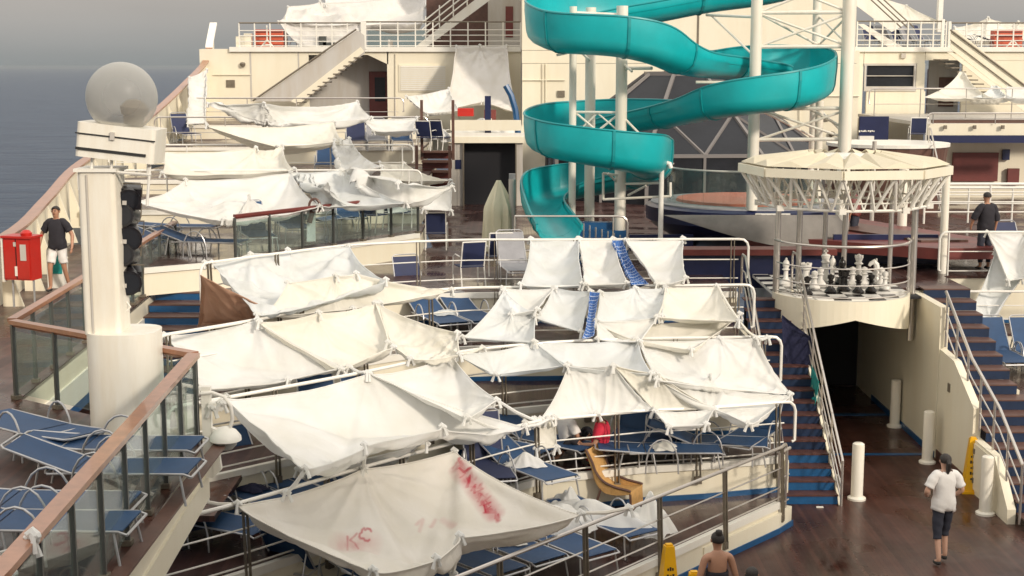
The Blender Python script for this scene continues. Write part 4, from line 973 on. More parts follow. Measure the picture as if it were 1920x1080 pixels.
def sheet(label, TL, TR, BR, BL, pins=(), slack=1.03, m='sheet', n=(36, 30), name='bed_sheet', cat='sheet', group=None, ties=(), iters=150, ztop=None, hem=True, full=(), seed=None, knots=True, esag=1.0, fold=1.45):
    """corners and pins are (px, py, z) on the photograph and height above the main deck; or Vectors"""
    if m == 'sheet': m = ('sheet', 'sheet_b', 'sheet_c', 'sheet')[hash_(label) % 4]
    def pt(c): return np.array(c if isinstance(c, Vector) else (Q(c[0], c[1], c[3]) if len(c) == 4 else P(*c)))
    tl, tr, br, bl = map(pt, (TL, TR, BR, BL)); nu, nv = n
    U, Vv = np.meshgrid(np.linspace(0, 1, nu), np.linspace(0, 1, nv), indexing='ij'); u, v = U[..., None], Vv[..., None]
    X = (1 - u) * (1 - v) * tl + u * (1 - v) * tr + u * v * br + (1 - u) * v * bl
    edge_ = {}; base_ = X.copy(); mask = np.zeros((nu, nv), bool); tg = {}
    for (a, b_), q in (((0, 0), tl), ((nu - 1, 0), tr), ((nu - 1, nv - 1), br), ((0, nv - 1), bl)): tg[(a, b_)] = q
    for (pu, pv, q) in pins: tg[(round(pu * (nu - 1)), round(pv * (nv - 1)))] = pt(q)
    # spread the pins' offsets over the sheet (inverse distance)
    num = np.zeros_like(X); den = np.zeros((nu, nv, 1))
    for (a, b_), q in tg.items():
        d2 = (U - a / (nu - 1)) ** 2 + (Vv - b_ / (nv - 1)) ** 2 + 2e-4
        w_ = (d2 ** -1.25)[..., None]; num += w_ * (q - base_[a, b_]); den += w_
    lin = X + num / den
    # the hem runs as a shallow sagging curve from tie to tie
    ring = [(i, 0) for i in range(nu)] + [(nu - 1, j) for j in range(1, nv)] + [(i, nv - 1) for i in range(nu - 2, -1, -1)] + [(0, j) for j in range(nv - 2, 0, -1)]
    stops = [k_ for k_, q_ in enumerate(ring) if q_ in tg] + [len(ring)]
    cen = np.mean([tg[ring[k_]] for k_ in stops[:-1]], axis=0)
    for a_, b2_ in zip(stops, stops[1:]):
        pa, pb = tg[ring[a_]], tg[ring[b2_ % len(ring)]]; L_ = np.linalg.norm(pb - pa); md = (pa + pb) / 2; inw = cen - md; inw /= np.linalg.norm(inw) + 1e-9
        for k_ in range(a_ + 1, b2_):
            t_ = (k_ - a_) / (b2_ - a_); sg_ = 4 * t_ * (1 - t_) * L_
            edge_[ring[k_]] = pa + (pb - pa) * t_ + inw * sg_ * .026 * esag + np.array([0, 0, -1.]) * sg_ * .022 * esag
    # blend the interior toward a Coons patch of those edges
    T = {}; 
    def E_(i, j): return tg.get((i, j), edge_.get((i, j)))
    top = np.array([E_(i, 0) for i in range(nu)])[:, None]; bot = np.array([E_(i, nv - 1) for i in range(nu)])[:, None]
    lef = np.array([E_(0, j) for j in range(nv)])[None]; rig = np.array([E_(nu - 1, j) for j in range(nv)])[None]
    coons = (1 - v) * top + v * bot + (1 - u) * lef + u * rig - ((1 - u) * (1 - v) * tl + u * (1 - v) * tr + u * v * br + (1 - u) * v * bl)
    inner = {k_: q_ for k_, q_ in tg.items() if 0 < k_[0] < nu - 1 and 0 < k_[1] < nv - 1}
    lin = coons.copy()
    for (a, b_), q in inner.items():
        d_ = np.sqrt((U - a / (nu - 1)) ** 2 + (Vv - b_ / (nv - 1)) ** 2); w_ = (np.clip(1 - d_ / .5, 0, 1) ** 1.4)[..., None]; lin = lin + w_ * (q - coons[a, b_])
    rs = np.random.default_rng(seed if seed is not None else (abs(hash_(label)) % 9999))
    X = lin + rs.normal(0, .008, lin.shape)
    for (a, b_), q in list(tg.items()) + list(edge_.items()): X[a, b_] = q; mask[a, b_] = True
    restg = lin.copy()
    # rest shape: smoothed so that the tents are cones, scaled by the slack
    if not isinstance(slack, tuple): slack = (slack, slack)
    ctr = restg.mean(axis=(0, 1)); restg = ctr + (restg - ctr) * (1 + (slack[0] - 1) * .75)
    X = relax(X, mask, restg, iters)
    # finer surface, then the small pleats that run out from every tie and the tension ridges between ties
    for ax in (0, 1):
        Xs = np.swapaxes(X, 0, ax); out_ = np.empty((Xs.shape[0] * 2 - 1,) + Xs.shape[1:]); out_[::2] = Xs
        m_ = (Xs[:-1] + Xs[1:]) / 2; m_[1:-1] = (9 * (Xs[1:-2] + Xs[2:-1]) - Xs[:-3] - Xs[3:]) / 16; out_[1::2] = m_; X = np.swapaxes(out_, 0, ax)
    nu, nv = X.shape[:2]; U, Vv = np.meshgrid(np.linspace(0, 1, nu), np.linspace(0, 1, nv), indexing='ij')
    tg = {(2 * a, 2 * b_): q for (a, b_), q in tg.items()}
    gu, gv = np.gradient(X, axis=0), np.gradient(X, axis=1); N_ = np.cross(gu, gv); N_ /= np.linalg.norm(N_, axis=2, keepdims=True) + 1e-9
    size = (np.linalg.norm(tr - tl) + np.linalg.norm(bl - tl)) / 2; disp = np.zeros((nu, nv)); P_ = list(tg.values())
    for (a, b_), q in tg.items():
        n0 = N_[a, b_]; rel = X - q; e1 = X[min(a + 6, nu - 1), b_] - X[max(a - 6, 0), b_]; e1 /= np.linalg.norm(e1) + 1e-9; e2 = np.cross(n0, e1)
        x_, y_ = (rel * e1).sum(2), (rel * e2).sum(2); r_ = np.hypot(x_, y_); th = np.arctan2(y_, x_); k_ = rs.uniform(7, 11)
        wv = np.abs(np.sin(k_ * th / 2 + rs.uniform(0, 6))) ** .8 + .5 * np.abs(np.sin(k_ * th * 1.13 + rs.uniform(0, 6)))
        L0 = rs.uniform(.14, .24) * size; disp += fold * rs.uniform(.6, 1.2) * .09 * size * (r_ / size) * np.exp(-r_ / L0) * (wv - .8) * 2.2
    for i_ in range(len(P_)):
        for j_ in range(i_ + 1, len(P_)):
            ab = P_[j_] - P_[i_]; L_ = np.linalg.norm(ab)
            if L_ < .35 * size or rs.random() < .3: continue
            t_ = ((X - P_[i_]) @ ab) / L_ ** 2; cl = np.clip(t_, 0, 1); d_ = np.linalg.norm(X - P_[i_] - cl[..., None] * ab * np.array([1, 1, .6]), axis=2)
            d_ = np.linalg.norm((X - P_[i_] - cl[..., None] * ab)[..., :2], axis=2)
            disp += fold * rs.choice([-.6, 1]) * .034 * size * np.exp(-d_ / (.055 * size)) * (4 * cl * (1 - cl)) ** .6
    for q_ in range(5):
        a0 = rs.uniform(0, 6.28); fr = rs.uniform(2, 5) / size; ph = rs.uniform(0, 6); s0 = (X[..., 0] * math.cos(a0) + X[..., 1] * math.sin(a0)) * fr * 2 + .8 * np.sin(X[..., 1] * 2.1 / size + ph)
        disp += fold * .0035 * size * (1 - np.abs(np.sin(s0 + ph))) * 2
    rim = np.minimum.reduce([U, 1 - U, Vv, 1 - Vv]); disp *= np.clip(rim / .04, .35, 1)
    X = X + N_ * disp[..., None]
    for (a, b_), q in tg.items(): X[a, b_] = q
    vs = X.reshape(-1, 3); c0 = vs.mean(axis=0); vs = vs - c0
    fs = [(i * nv + j, (i + 1) * nv + j, (i + 1) * nv + j + 1, i * nv + j + 1) for i in range(nu - 1) for j in range(nv - 1)]
    me = bpy.data.meshes.new(name); me.from_pydata([tuple(p) for p in vs], [], fs); me.materials.append(M[m] if isinstance(m, str) else m)
    uvl = me.uv_layers.new(name='UVMap'); co = np.stack([U.ravel(), 1 - Vv.ravel()], 1); li = np.empty(len(me.loops), int); me.loops.foreach_get('vertex_index', li)
    uvl.data.foreach_set('uv', co[li].ravel().astype(np.float32)); me.polygons.foreach_set('use_smooth', [True] * len(fs))
    # make normals face up
    me.update()
    if sum(p.normal.z for p in me.polygons) < 0: me.flip_normals()
    o = bpy.data.objects.new(name, me); C.objects.link(o); o.location = c0
    so_ = o.modifiers.new('cloth', 'SOLIDIFY'); so_.thickness = .006
    tag(o, label, cat, group)
    if hem:
        B = [X[i, 0] - c0 for i in range(0, nu, 2)] + [X[nu - 1, j] - c0 for j in range(2, nv, 2)] + [X[i, nv - 1] - c0 for i in range(nu - 3, -1, -2)] + [X[0, j] - c0 for j in range(nv - 3, -1, -2)]
        MB().tube(B, .010, 4).build('hem', m if m != 'sheet' else 'sheet', o, smooth=True)
    if knots:
        for (a, b_), q in tg.items():
            if 0 < a < nu - 1 and 0 < b_ < nv - 1: continue
            knot(o, Vector(q - c0), rs)
    for (p_, q_) in ties:
        a = Vector(pt(p_) - c0); b2 = Vector(pt(q_) - c0); mid = (a + b2) / 2 - Vector((0, 0, .03))
        MB().tube([a, mid, b2], [.02, .028, .022], 6).build('tie', m, o, smooth=True)
        knot(o, b2, rs)
    return o
def hash_(s_):
    h = 7
    for ch in s_: h = (h * 31 + ord(ch)) & 0xffffff
    return h
def knot(par, p, rs):
    k = MB(); L = .1
    a = rs.uniform(0, 6.28)
    k.tube([p + Vector((-.055, 0, 0)), p + Vector((-.02, .03, .02)), p + Vector((.03, 0, -.01)), p + Vector((.05, -.02, .01))], [.02, .04, .038, .018], 6)
    for s_ in (-1, 1):
        d = Vector((math.cos(a) * .07 * s_, math.sin(a) * .07 * s_, -.12)); k.tube([p, p + d * .5 + Vector((0, 0, .03)), p + d], [.03, .02, .028], 5)
    k.build('knot', 'sheet', par, smooth=True)
z1, za, zb, zc, zd = 1.43, 2.05, 2.88, 3.53, 4.1
# red marks painted on the front sheet (an image built from strokes, no file)
W_, H_ = 512, 384
yy, xx = np.mgrid[0:H_, 0:W_]; ink = np.zeros((H_, W_)); rsn = np.random.default_rng(3)
def stroke(pts_, r_, a_=1.0):
    global ink
    for (x0, y0), (x1, y1) in zip(pts_, pts_[1:]):
        t_ = np.clip(((xx - x0) * (x1 - x0) + (yy - y0) * (y1 - y0)) / ((x1 - x0) ** 2 + (y1 - y0) ** 2 + 1e-6), 0, 1)
        d_ = np.hypot(xx - x0 - t_ * (x1 - x0), yy - y0 - t_ * (y1 - y0)); ink = np.maximum(ink, a_ * np.clip(1.3 - d_ / r_, 0, 1))
# (coordinates in the 512 x 384 picture: x along the upper edge from left, y up from the lower edge)
def smear():
    global ink
    nz = rsn.random((H_ // 8 + 1, W_ // 8 + 1)); nz = np.kron(nz, np.ones((8, 8)))[:H_, :W_]
    for _ in range(3): nz = (nz + np.roll(nz, 3, 0) + np.roll(nz, 3, 1) + np.roll(nz, -3, 0) + np.roll(nz, -3, 1)) / 5
    ink = np.clip(ink * (.55 + .9 * nz), 0, 1)
img = bpy.data.images.new('painted_marks', W_, H_); img.colorspace_settings.name = 'Non-Color'
M['sheetmark'] = sheetmat('bed_sheet_painted_marks', (.84, .81, .76), .25, img)

G = 'white bed sheets tied between the terrace railings'
sheet('large front sheet with red painted letters tied across the lowest railings', (446, 945, za), (852, 845, za), (1090, 962, 1.75), (700, 1068, 1.75),
      pins=[(.56, 0, (683, 877, za)), (.36, 1, (818, 1046, 1.7)), (.55, 1, (862, 1004, 1.75))], slack=1.006, fold=1.3, n=(56, 42), m='sheetmark', group=G, iters=190,
      ties=[((446, 945, za), (372, 938, za)), ((862, 1004, 1.75), (850, 1075, 1.3)), ((1090, 962, 1.75), (1180, 952, 1.75))])
fs_ = bpy.data.objects['bed_sheet']; n_ = len(fs_.data.vertices); co_ = np.empty(n_ * 3); fs_.data.vertices.foreach_get('co', co_); co_ = co_.reshape(-1, 3) + np.array(fs_.location)
uvg = (lambda a_, b_: np.stack(np.meshgrid(np.linspace(0, 1, a_), np.linspace(1, 0, b_), indexing='ij'), 2).reshape(-1, 2))(111, 83)
dy_ = co_[:, 1]; cz_, sz_ = math.cos(PITCH), math.sin(PITCH); dep = co_[:, 1] * cz_ - (co_[:, 2] - CH) * sz_
pxs = np.stack([960 + F * co_[:, 0] / dep, 540 - F * (co_[:, 1] * sz_ + (co_[:, 2] - CH) * cz_) / dep], 1)
def w2(u_, v_):    # where on the cloth a mark seen there was painted
    i_ = np.argmin(((pxs - np.array([u_, v_])) ** 2).sum(1)); return (uvg[i_, 0] * W_, uvg[i_, 1] * H_)
def mark(pts_, r_, a_=1.0): stroke([w2(*q_) for q_ in pts_], r_, a_)
mark([(650, 1006), (652, 1029)], 3.4, .5); mark([(668, 1000), (654, 1014), (664, 1020), (671, 1029)], 3.4, .5)
mark([(687 + 12 * math.cos(R(a_)), 1003 - 11 * math.sin(R(a_))) for a_ in range(35, 300, 20)], 3.4, .6)
mark([(640, 1020), (695, 1016)], 24, .2); mark([(650, 1024), (680, 1022)], 14, .28)
for q_ in range(34):
    t_ = q_ / 33; bx, by = 858 + 72 * t_, 866 + 106 * t_
    for _ in range(2):
        an_ = rsn.uniform(0, 3.14); le_ = rsn.uniform(3, 9); ox, oy = rsn.uniform(-7, 7), rsn.uniform(-5, 5)
        mark([(bx + ox - le_ * math.cos(an_), by + oy - le_ * math.sin(an_)), (bx + ox + le_ * math.cos(an_), by + oy + le_ * math.sin(an_))], rsn.uniform(3, 7), rsn.uniform(.3, .85))
mark([(862, 876), (925, 966)], 17, .5)
mark([(778, 985), (792, 975), (786, 995)], 4, .22); mark([(832, 975), (850, 985)], 7, .2); mark([(808, 990), (815, 975)], 4, .2)
smear(); buf = np.ones((H_, W_, 4), np.float32); buf[..., :3] = ink[..., None]; img.pixels.foreach_set(buf.ravel()); img.update()
sheet('drooping white sheet behind the stained one, its lower corners tied by tails', (425, 744, zb), (690, 700, zb), (985, 800, za + .05), (573, 878, 2.5),
      pins=[(.3, 1, (684, 834, 2.6)), (.0, .0, (425, 744, zb)), (.72, 1, (830, 800, 2.5))], slack=1.022, group=G, n=(46, 36),
      ties=[((573, 878, 2.5), (538, 924, za)), ((684, 834, 2.6), (682, 878, za)), ((425, 744, zb), (385, 752, zb)), ((985, 800, za), (1030, 786, za))])
sheet('yellowish pleated sheet fanning down from the middle rail left of the wide tent', (692, 700, zb), (846, 664, zb), (932, 750, 2.55), (876, 782, 2.45), pins=[(.9, 0, (838, 668, zb))], slack=1.02, m='sheet', group=G,
      ties=[((876, 782, 2.45), (945, 806, za)), ((932, 750, 2.55), (1000, 787, za))])
sheet('large left sheet hanging smooth from the corner of the third terrace', (308, 628, zc - .15), (482, 600, zc), (655, 688, zb + .05), (378, 728, zb), pins=[(.52, 1, (540, 712, zb))], slack=1.02, group=G,
      ties=[((655, 688, zb + .05), (688, 700, zb)), ((378, 728, zb), (425, 744, zb))])
sheet('peaked sheet right of the large left sheet with folds running from its peak', (486, 603, zc), (712, 567, zc + .05), (738, 650, zb + .2), (640, 692, zb + .05), pins=[(.5, 0, (598, 586, zc + .05))], slack=1.02, group=G)
sheet('tent sheet sloping right from the central peak above the third railing', (704, 568, zc + .05), (858, 624, 3.25), (862, 664, zb + .1), (770, 672, zb + .05), pins=[(0, .6, (728, 642, zb + .25))], slack=1.02, group=G,
      ties=[((862, 664, zb), (905, 652, zb))])
sheet('upper left faceted sheet beside the brown curtain', (398, 492, 4.0), (655, 461, zd), (724, 524, 3.85), (482, 590, 3.6), pins=[(.5, 0, (540, 468, zd)), (.45, .75, (560, 540, 3.66)), (.3, .0, (470, 476, zd))], slack=1.02, group=G,
      ties=[((482, 590, 3.6), (486, 602, zc)), ((398, 492, 4.0), (384, 492, 4.0))])
sheet('sheet with a small dark tie mark, its tip pointing at the blue loungers', (540, 530, 3.86), (668, 512, 3.95), (848, 543, 3.55), (494, 592, 3.5), pins=[(.42, .0, (630, 516, 3.98)), (.5, 1, (662, 578, 3.45))], slack=1.02, group=G)
sheet('brown cloth hung as a side curtain at the left end of the fourth terrace', (376, 516, 4.0), (484, 570, 3.6), (484, 608, 3.15), (370, 613, 2.95), slack=1.01, m='brown', name='brown_curtain', cat='curtain', n=(24, 20), knots=False, esag=.4)
# aft tents
GA = 'white sheets over the aft tiers'
sheet('widest aft sheet, its left corner stretched out over the stair well', (348, 337, 5.0), (545, 323, 5.05), (600, 386, 4.5), (254, 376, 4.75), pins=[(.5, 1, (420, 411, 4.42)), (.45, .5, (470, 362, 4.85))], slack=1.022, group=GA, n=(44, 32))
sheet('aft sheet with a raised ridge just left of the dark umbrella stand', (545, 323, 5.05), (642, 318, 5.1), (762, 380, 4.55), (600, 386, 4.5), pins=[(.35, .45, (610, 345, 5.0))], slack=1.022, group=GA)
sheet('aft sheet tapering right toward the white draped chair', (642, 320, 5.1), (745, 345, 4.95), (848, 350, 4.75), (762, 380, 4.55), slack=1.02, group=GA)
sheet('flat rectangular sheet with two shaded folds, left of the aft tiers', (304, 284, 5.35), (530, 272, 5.4), (552, 316, 5.0), (304, 324, 5.0), pins=[(.68, 0, (480, 276, 5.4))], slack=1.018, group=GA)
sheet('long aft sheet with a straight upper edge below the outer stair', (388, 234, 5.9), (626, 228, 5.9), (640, 262, 5.45), (520, 274, 5.35), slack=1.018, group=GA)
sheet('furthest aft sheet right below the diagonal outer stair', (390, 194, 6.4), (670, 190, 6.4), (697, 220, 5.95), (500, 226, 5.9), pins=[(.3, 0, (495, 193, 6.42))], slack=1.018, group=GA)
sheet('rounded aft sheet hanging left of the navy lounger row', (628, 262, 5.45), (655, 259, 5.45), (716, 312, 4.95), (642, 322, 4.9), slack=1.03, group=GA, n=(20, 24))
sheet('low sheet shading the row of reclining chairs', (678, 222, 5.9), (782, 220, 5.9), (780, 244, 5.65), (700, 246, 5.6), slack=1.02, group=GA, n=(26, 16))
sheet('crumpled sheet lying across the low wall left of the wooden steps', (712, 304, 4.75), (758, 306, 4.75), (845, 338, 4.5), (710, 336, 4.45), slack=1.04, group=GA, n=(30, 20))
# tall hanging sheet
def QQ(u, v, Y): return (u, v, 0, Y)
sheet('tall sheet hung from the upper deck rail down over the service house', QQ(856, 86, 59.5), QQ(950, 85, 59.5), QQ(966, 207, 56), QQ(836, 205, 56), pins=[(.5, 0, QQ(900, 84, 59.5)), (.5, 1, QQ(905, 190, 56.5))], slack=1.02, group=GA, m='tarp', n=(30, 40), esag=.5)
sheet('bunched sheet left of the tall hanging one', QQ(762, 180, 55), QQ(842, 165, 55.6), QQ(862, 206, 54), QQ(800, 212, 54), slack=1.09, group=GA, n=(26, 20))
# square sheets on the topmost rail
GR = 'sheets on the right part of the terraces'
sheet('leftmost square sheet hanging from the topmost rail under the slide exit', (996, 447, zd), (1084, 447, zd), (1092, 532, zc + .05), (976, 533, zc + .05), slack=1.03, group=GR, esag=.6)
sheet('middle square sheet hanging from the topmost rail', (1087, 447, zd), (1150, 447, zd), (1176, 530, zc + .05), (1098, 533, zc + .05), slack=1.03, group=GR, n=(24, 30), esag=.5)
sheet('rightmost hanging sheet with a tied corner below the pool rim', (1174, 450, zd), (1281, 446, zd), (1286, 520, 3.65), (1232, 532, zc + .05), pins=[], slack=1.03, group=GR)
def check_towel(label, *c):
    o = sheet(label, *c, slack=1.01, m='checktowel', name='patterned_towel', cat='towel', n=(12, 28), knots=False, hem=False)
m = mat('blue_check_towel', (.02, .1, .32), .9); nn = m.node_tree; ck = nn.nodes.new('ShaderNodeTexBrick'); tcc = nn.nodes.new('ShaderNodeTexCoord')
ck.inputs['Scale'].default_value = 8; ck.inputs['Color1'].default_value = (.03, .12, .38, 1); ck.inputs['Color2'].default_value = (.02, .07, .22, 1); ck.inputs['Mortar'].default_value = (.55, .6, .7, 1); ck.inputs['Mortar Size'].default_value = .03
ck.inputs['Brick Width'].default_value = 1.2; ck.inputs['Row Height'].default_value = .5
nn.links.new(tcc.outputs['UV'], ck.inputs['Vector']); nn.links.new(ck.outputs['Color'], nn.nodes['Principled BSDF'].inputs['Base Color']); M['checktowel'] = m
check_towel('blue checked towel slanting between the hanging sheets', (1148, 449, zd), (1166, 449, zd), (1216, 531, zc + .06), (1186, 533, zc + .06))
check_towel('blue patterned towel hanging straight down the middle of the upper tent', (1106, 546, zc + .02), (1124, 548, zc + .02), (1111, 630, 2.98), (1092, 634, 2.95))
sheet('sagging sheet on the left of the fourth railing row', (942, 540, zc), (1038, 541, zc), (1008, 580, 3.3), (958, 590, 3.2), slack=1.04, group=GR)
sheet('side sheet falling from the left corner of the upper tent', (945, 545, zc), (1003, 590, 3.2), (1002, 640, zb + .05), (868, 632, zb + .05), pins=[(.35, .2, (958, 585, 3.25))], slack=1.03, group=GR)
sheet('domed sheet left of the straight patterned towel', (1038, 541, zc), (1108, 546, zc), (1090, 622, zb + .1), (1004, 596, 3.15), pins=[(.1, .0, (1040, 540, zc))], slack=1.045, group=GR)
sheet('inner sheet right of the straight patterned towel', (1126, 548, zc), (1248, 538, zc), (1242, 592, 3.2), (1118, 602, 3.15), pins=[(.5, 0, (1192, 540, zc))], slack=1.03, group=GR)
sheet('square top sheet at the right end of the fourth railing', (1248, 538, zc), (1345, 536, zc), (1386, 602, 3.15), (1232, 594, 3.2), slack=1.03, group=GR,
      ties=[((1386, 602, 3.15), (1415, 632, zb)), ((1345, 536, zc), (1386, 602, 3.15))])
sheet('low sheet filling the gap beneath the patterned towel', (1118, 602, 3.15), (1235, 594, 3.18), (1200, 640, zb), (1120, 636, zb), slack=1.02, group=GR, n=(24, 20))
sheet('crescent sheet drooping lowest over the third railing row', (1122, 604, 3.12), (1388, 588, 3.15), (1296, 655, 2.78), (1192, 636, zb), slack=1.045, group=GR, n=(40, 24))
# big middle right row
sheet('wide sheet between the yellowish one and the large tent', (852, 664, zb), (1004, 641, zb), (1066, 684, 2.7), (930, 702, 2.55), slack=1.04, group=GR)
sheet('sheet stretched flat from the middle of the third rail', (1004, 641, zb), (1196, 635, zb), (1222, 700, 2.6), (1062, 686, 2.7), slack=1.028, group=GR)
sheet('broad right-hand sheet with a starburst fold reaching the stair corner', (1196, 636, zb), (1418, 634, zb), (1482, 738, za), (1232, 712, 2.55), pins=[(.42, .55, (1335, 700, 2.5)), (.62, 0, (1350, 634, zb))], slack=1.02, group=GR, n=(42, 34),
      ties=[((1418, 634, zb), (1440, 633, zb))])
sheet('tall tent front sheet fanned down to the second rail above the red shirted sunbather', (1066, 684, 2.7), (1150, 686, 2.72), (1226, 769, za), (1014, 786, za), pins=[(.5, 1, (1120, 776, za))], slack=1.025, group=GR, n=(44, 34),
      ties=[((1014, 786, za), (985, 792, za))])
sheet('sheet wrapping the right flank of the large tent', (1152, 686, 2.72), (1232, 700, 2.6), (1340, 766, za), (1226, 769, za), slack=1.03, group=GR)
sheet('lower right corner sheet pulled to a point over the blue deck chair', (1232, 702, 2.58), (1482, 739, za), (1404, 795, 1.95), (1340, 767, za), slack=1.03, group=GR, n=(40, 26))
sheet('small sheet sagging beneath the tent over the sunloungers', (1228, 771, za), (1338, 768, za), (1325, 795, 2.0), (1255, 800, 1.98), slack=1.05, group=GR, n=(24, 16))
sheet('pale cloth hanging vertically at the corner of the second rail', (1004, 786, za), (1042, 783, za), (1044, 838, 1.6), (1006, 842, 1.6), slack=1.02, group=GR, n=(16, 22))
sheet('translucent sheet corner behind the drooping one', (560, 880, 2.1), (800, 832, 2.25), (760, 858, 1.7), (620, 885, 1.55), slack=1.03, group=GR, n=(26, 18))
# right-hand terrace sheets, awnings further aft
sheet('long white sheet draped from the upper right rail to the deck', QQ(1852, 435, 31.1), QQ(1925, 434, 31.1), QQ(1925, 520, 30.0), QQ(1890, 526, 30.0), slack=1.03)
sheet('white side sheet falling left of the blue loungers at the right edge', QQ(1868, 468, 31), QQ(1914, 522, 30.2), QQ(1858, 598, 29.6), QQ(1812, 592, 29.6), slack=1.02, name='bed_sheet', n=(26, 34))
sheet('left pointed white awning below the upper right stair', QQ(1800, 134, 55), QQ(1806, 134, 55), QQ(1862, 182, 51), QQ(1732, 182, 51), pins=[], slack=1.015, name='pointed_awning', cat='awning', n=(24, 24), knots=False)
sheet('middle low pointed white awning', QQ(1860, 160, 54), QQ(1868, 160, 54), QQ(1905, 183, 51), QQ(1822, 182, 51), slack=1.03, name='pointed_awning', cat='awning', n=(22, 18), knots=False)
sheet('rightmost white awning at the picture edge', QQ(1888, 160, 54), QQ(1945, 160, 54), QQ(1960, 184, 51), QQ(1880, 182, 51), slack=1.03, name='pointed_awning', cat='awning', n=(22, 18), knots=False)
sheet('cloth scoop hanging under the middle awning', QQ(1806, 184, 51), QQ(1885, 183, 51), QQ(1872, 197, 51.3), QQ(1822, 194, 51.3), slack=1.05, name='awning_cloth', cat='cloth', n=(22, 12), knots=False)
# big grey tarpaulins on the upper left deck
GT = 'grey tarpaulins lashed over the upper left deck'
sheet('low grey tarpaulin covering furniture behind the lifebuoy box', QQ(540, 12, 64), QQ(800, -12, 66), QQ(795, 40, 61), QQ(522, 40, 61), pins=[(.3, 0, QQ(600, 2, 65)), (.5, .5, QQ(655, 26, 62.5))], slack=1.02, group=GT, m='tarp', name='tarpaulin', cat='tarpaulin', n=(40, 24))
sheet('high pale tarpaulin running out of the picture top', QQ(600, -40, 70), QQ(810, -50, 70), QQ(800, 12, 66), QQ(610, 8, 65), slack=1.02, group=GT, m='sheet', name='tarpaulin', cat='tarpaulin', n=(30, 20))
sheet('shaded tarpaulin skirt below the big one', QQ(522, 40, 61), QQ(678, 42, 61), QQ(676, 84, 60.5), QQ(560, 82, 60.5), slack=1.02, group=GT, m='tarp', name='tarpaulin', cat='tarpaulin', n=(26, 16))
sheet('pale tarpaulin draped beside the right upper stair', QQ(1620, -20, 64), QQ(1700, 10, 64), QQ(1770, 42, 63), QQ(1640, 40, 63), slack=1.03, m='sheet', name='tarpaulin', cat='tarpaulin', n=(26, 20))
sheet('pale sheet cover behind the top right railing', QQ(1790, 50, 66), QQ(1990, 40, 66), QQ(1990, 75, 64), QQ(1790, 75, 64), pins=[(.3, .0, QQ(1853, 32, 66)), (.6, .0, QQ(1910, 40, 66))], slack=1.03, m='sheet', name='tarpaulin', cat='tarpaulin', n=(30, 14))
sheet('tall cloth bunch hanging in the corner of the bulwark below the deckhouse', QQ(355, 145, 54), QQ(388, 130, 55), QQ(386, 230, 52), QQ(352, 232, 51), slack=1.03, n=(16, 26))
# ================================================================ sun loungers and chairs
def lounger_proto(label, back=50, fab='fabric', arms=True, knee=0):
    root = empty('sun_lounger', label, 'sun lounger', (0, 0, -50))
    w2, zs = .31, .34; yb = .28; L1 = -.98; bl_ = .74; ca, sa = math.cos(R(back)), math.sin(R(back))
    f = MB()
    for s_ in (-1, 1): f.tube([(s_ * w2, L1, zs - .03), (s_ * w2, L1 + .08, zs), (s_ * w2, yb, zs), (s_ * w2, yb + .25, zs - .01)], .014, 7)
    f.tube([(-w2, L1, zs - .03), (w2, L1, zs - .03)], .014, 7); f.tube([(-w2, yb + .25, zs), (w2, yb + .25, zs)], .014, 7)
    f.build('frame', 'alu', root, smooth=True)
    b_ = MB(); e_ = (0, yb + bl_ * ca, zs + bl_ * sa)
    b_.tube([(-w2, yb, zs), (-w2 + .02, e_[1], e_[2]), (-w2 + .08, e_[1] + .05 * ca, e_[2] + .05 * sa), (w2 - .08, e_[1] + .05 * ca, e_[2] + .05 * sa), (w2 - .02, e_[1], e_[2]), (w2, yb, zs)], .014, 7)
    b_.tube([(-w2 + .03, yb + .35 * ca, zs + .35 * sa), (-w2 + .03, yb + .42, .06)], .013, 5); b_.tube([(w2 - .03, yb + .35 * ca, zs + .35 * sa), (w2 - .03, yb + .42, .06)], .013, 5)
    b_.build('back_frame', 'alu', root, smooth=True)
    g = MB(); n_ = 8; vs = []
    for i in range(n_ + 1):
        y = L1 + .04 + (yb - L1 - .06) * i / n_; sg = -.022 * math.sin(math.pi * i / n_)
        for x in (-1, -.5, 0, .5, 1): vs.append((x * (w2 - .01), y, zs + .012 + sg * (1 - x * x * .7)))
    fs = [(i * 5 + j, i * 5 + j + 1, i * 5 + j + 6, i * 5 + j + 5) for i in range(n_) for j in range(4)]
    g.add(vs, fs); g.add([(x, y, z - .012) for x, y, z in vs], [f_[::-1] for f_ in fs]); g.build('seat_sling', fab, root, smooth=True)
    g = MB(); vs = []
    for i in range(n_ + 1):
        t_ = (i / n_) * bl_; sg = -.03 * math.sin(math.pi * i / n_)
        for x in (-1, -.5, 0, .5, 1):
            k_ = sg * (1 - x * x * .8) + .01; vs.append((x * (w2 - .02), yb + t_ * ca - k_ * sa * -1 * -1, zs + t_ * sa + k_ * ca))
    g.add(vs, fs); g.add([(x, y + .012 * sa, z - .012 * ca) for x, y, z in vs], [f_[::-1] for f_ in fs]); g.build('back_sling', fab, root, smooth=True)
    for y in (L1 + .12, yb - .12):
        for s_ in (-1, 1): MB().tube([(s_ * w2, y, zs - .01), (s_ * (w2 + .02), y - .03, zs * .5), (s_ * (w2 + .03), y - .06, .012)], .014, 7).build('leg', 'alu', root, smooth=True)
    if arms:
        for s_ in (-1, 1):
            a_ = [(s_ * (w2 + .03), yb - .52 + .26 * (1 - math.cos(R(180 * i / 10))), .012 + .56 * math.sin(R(180 * i / 10)) ** .7) for i in range(11)]
            MB().tube(a_, .013, 7).build('arm_hoop', 'alu', root, smooth=True)
    return root
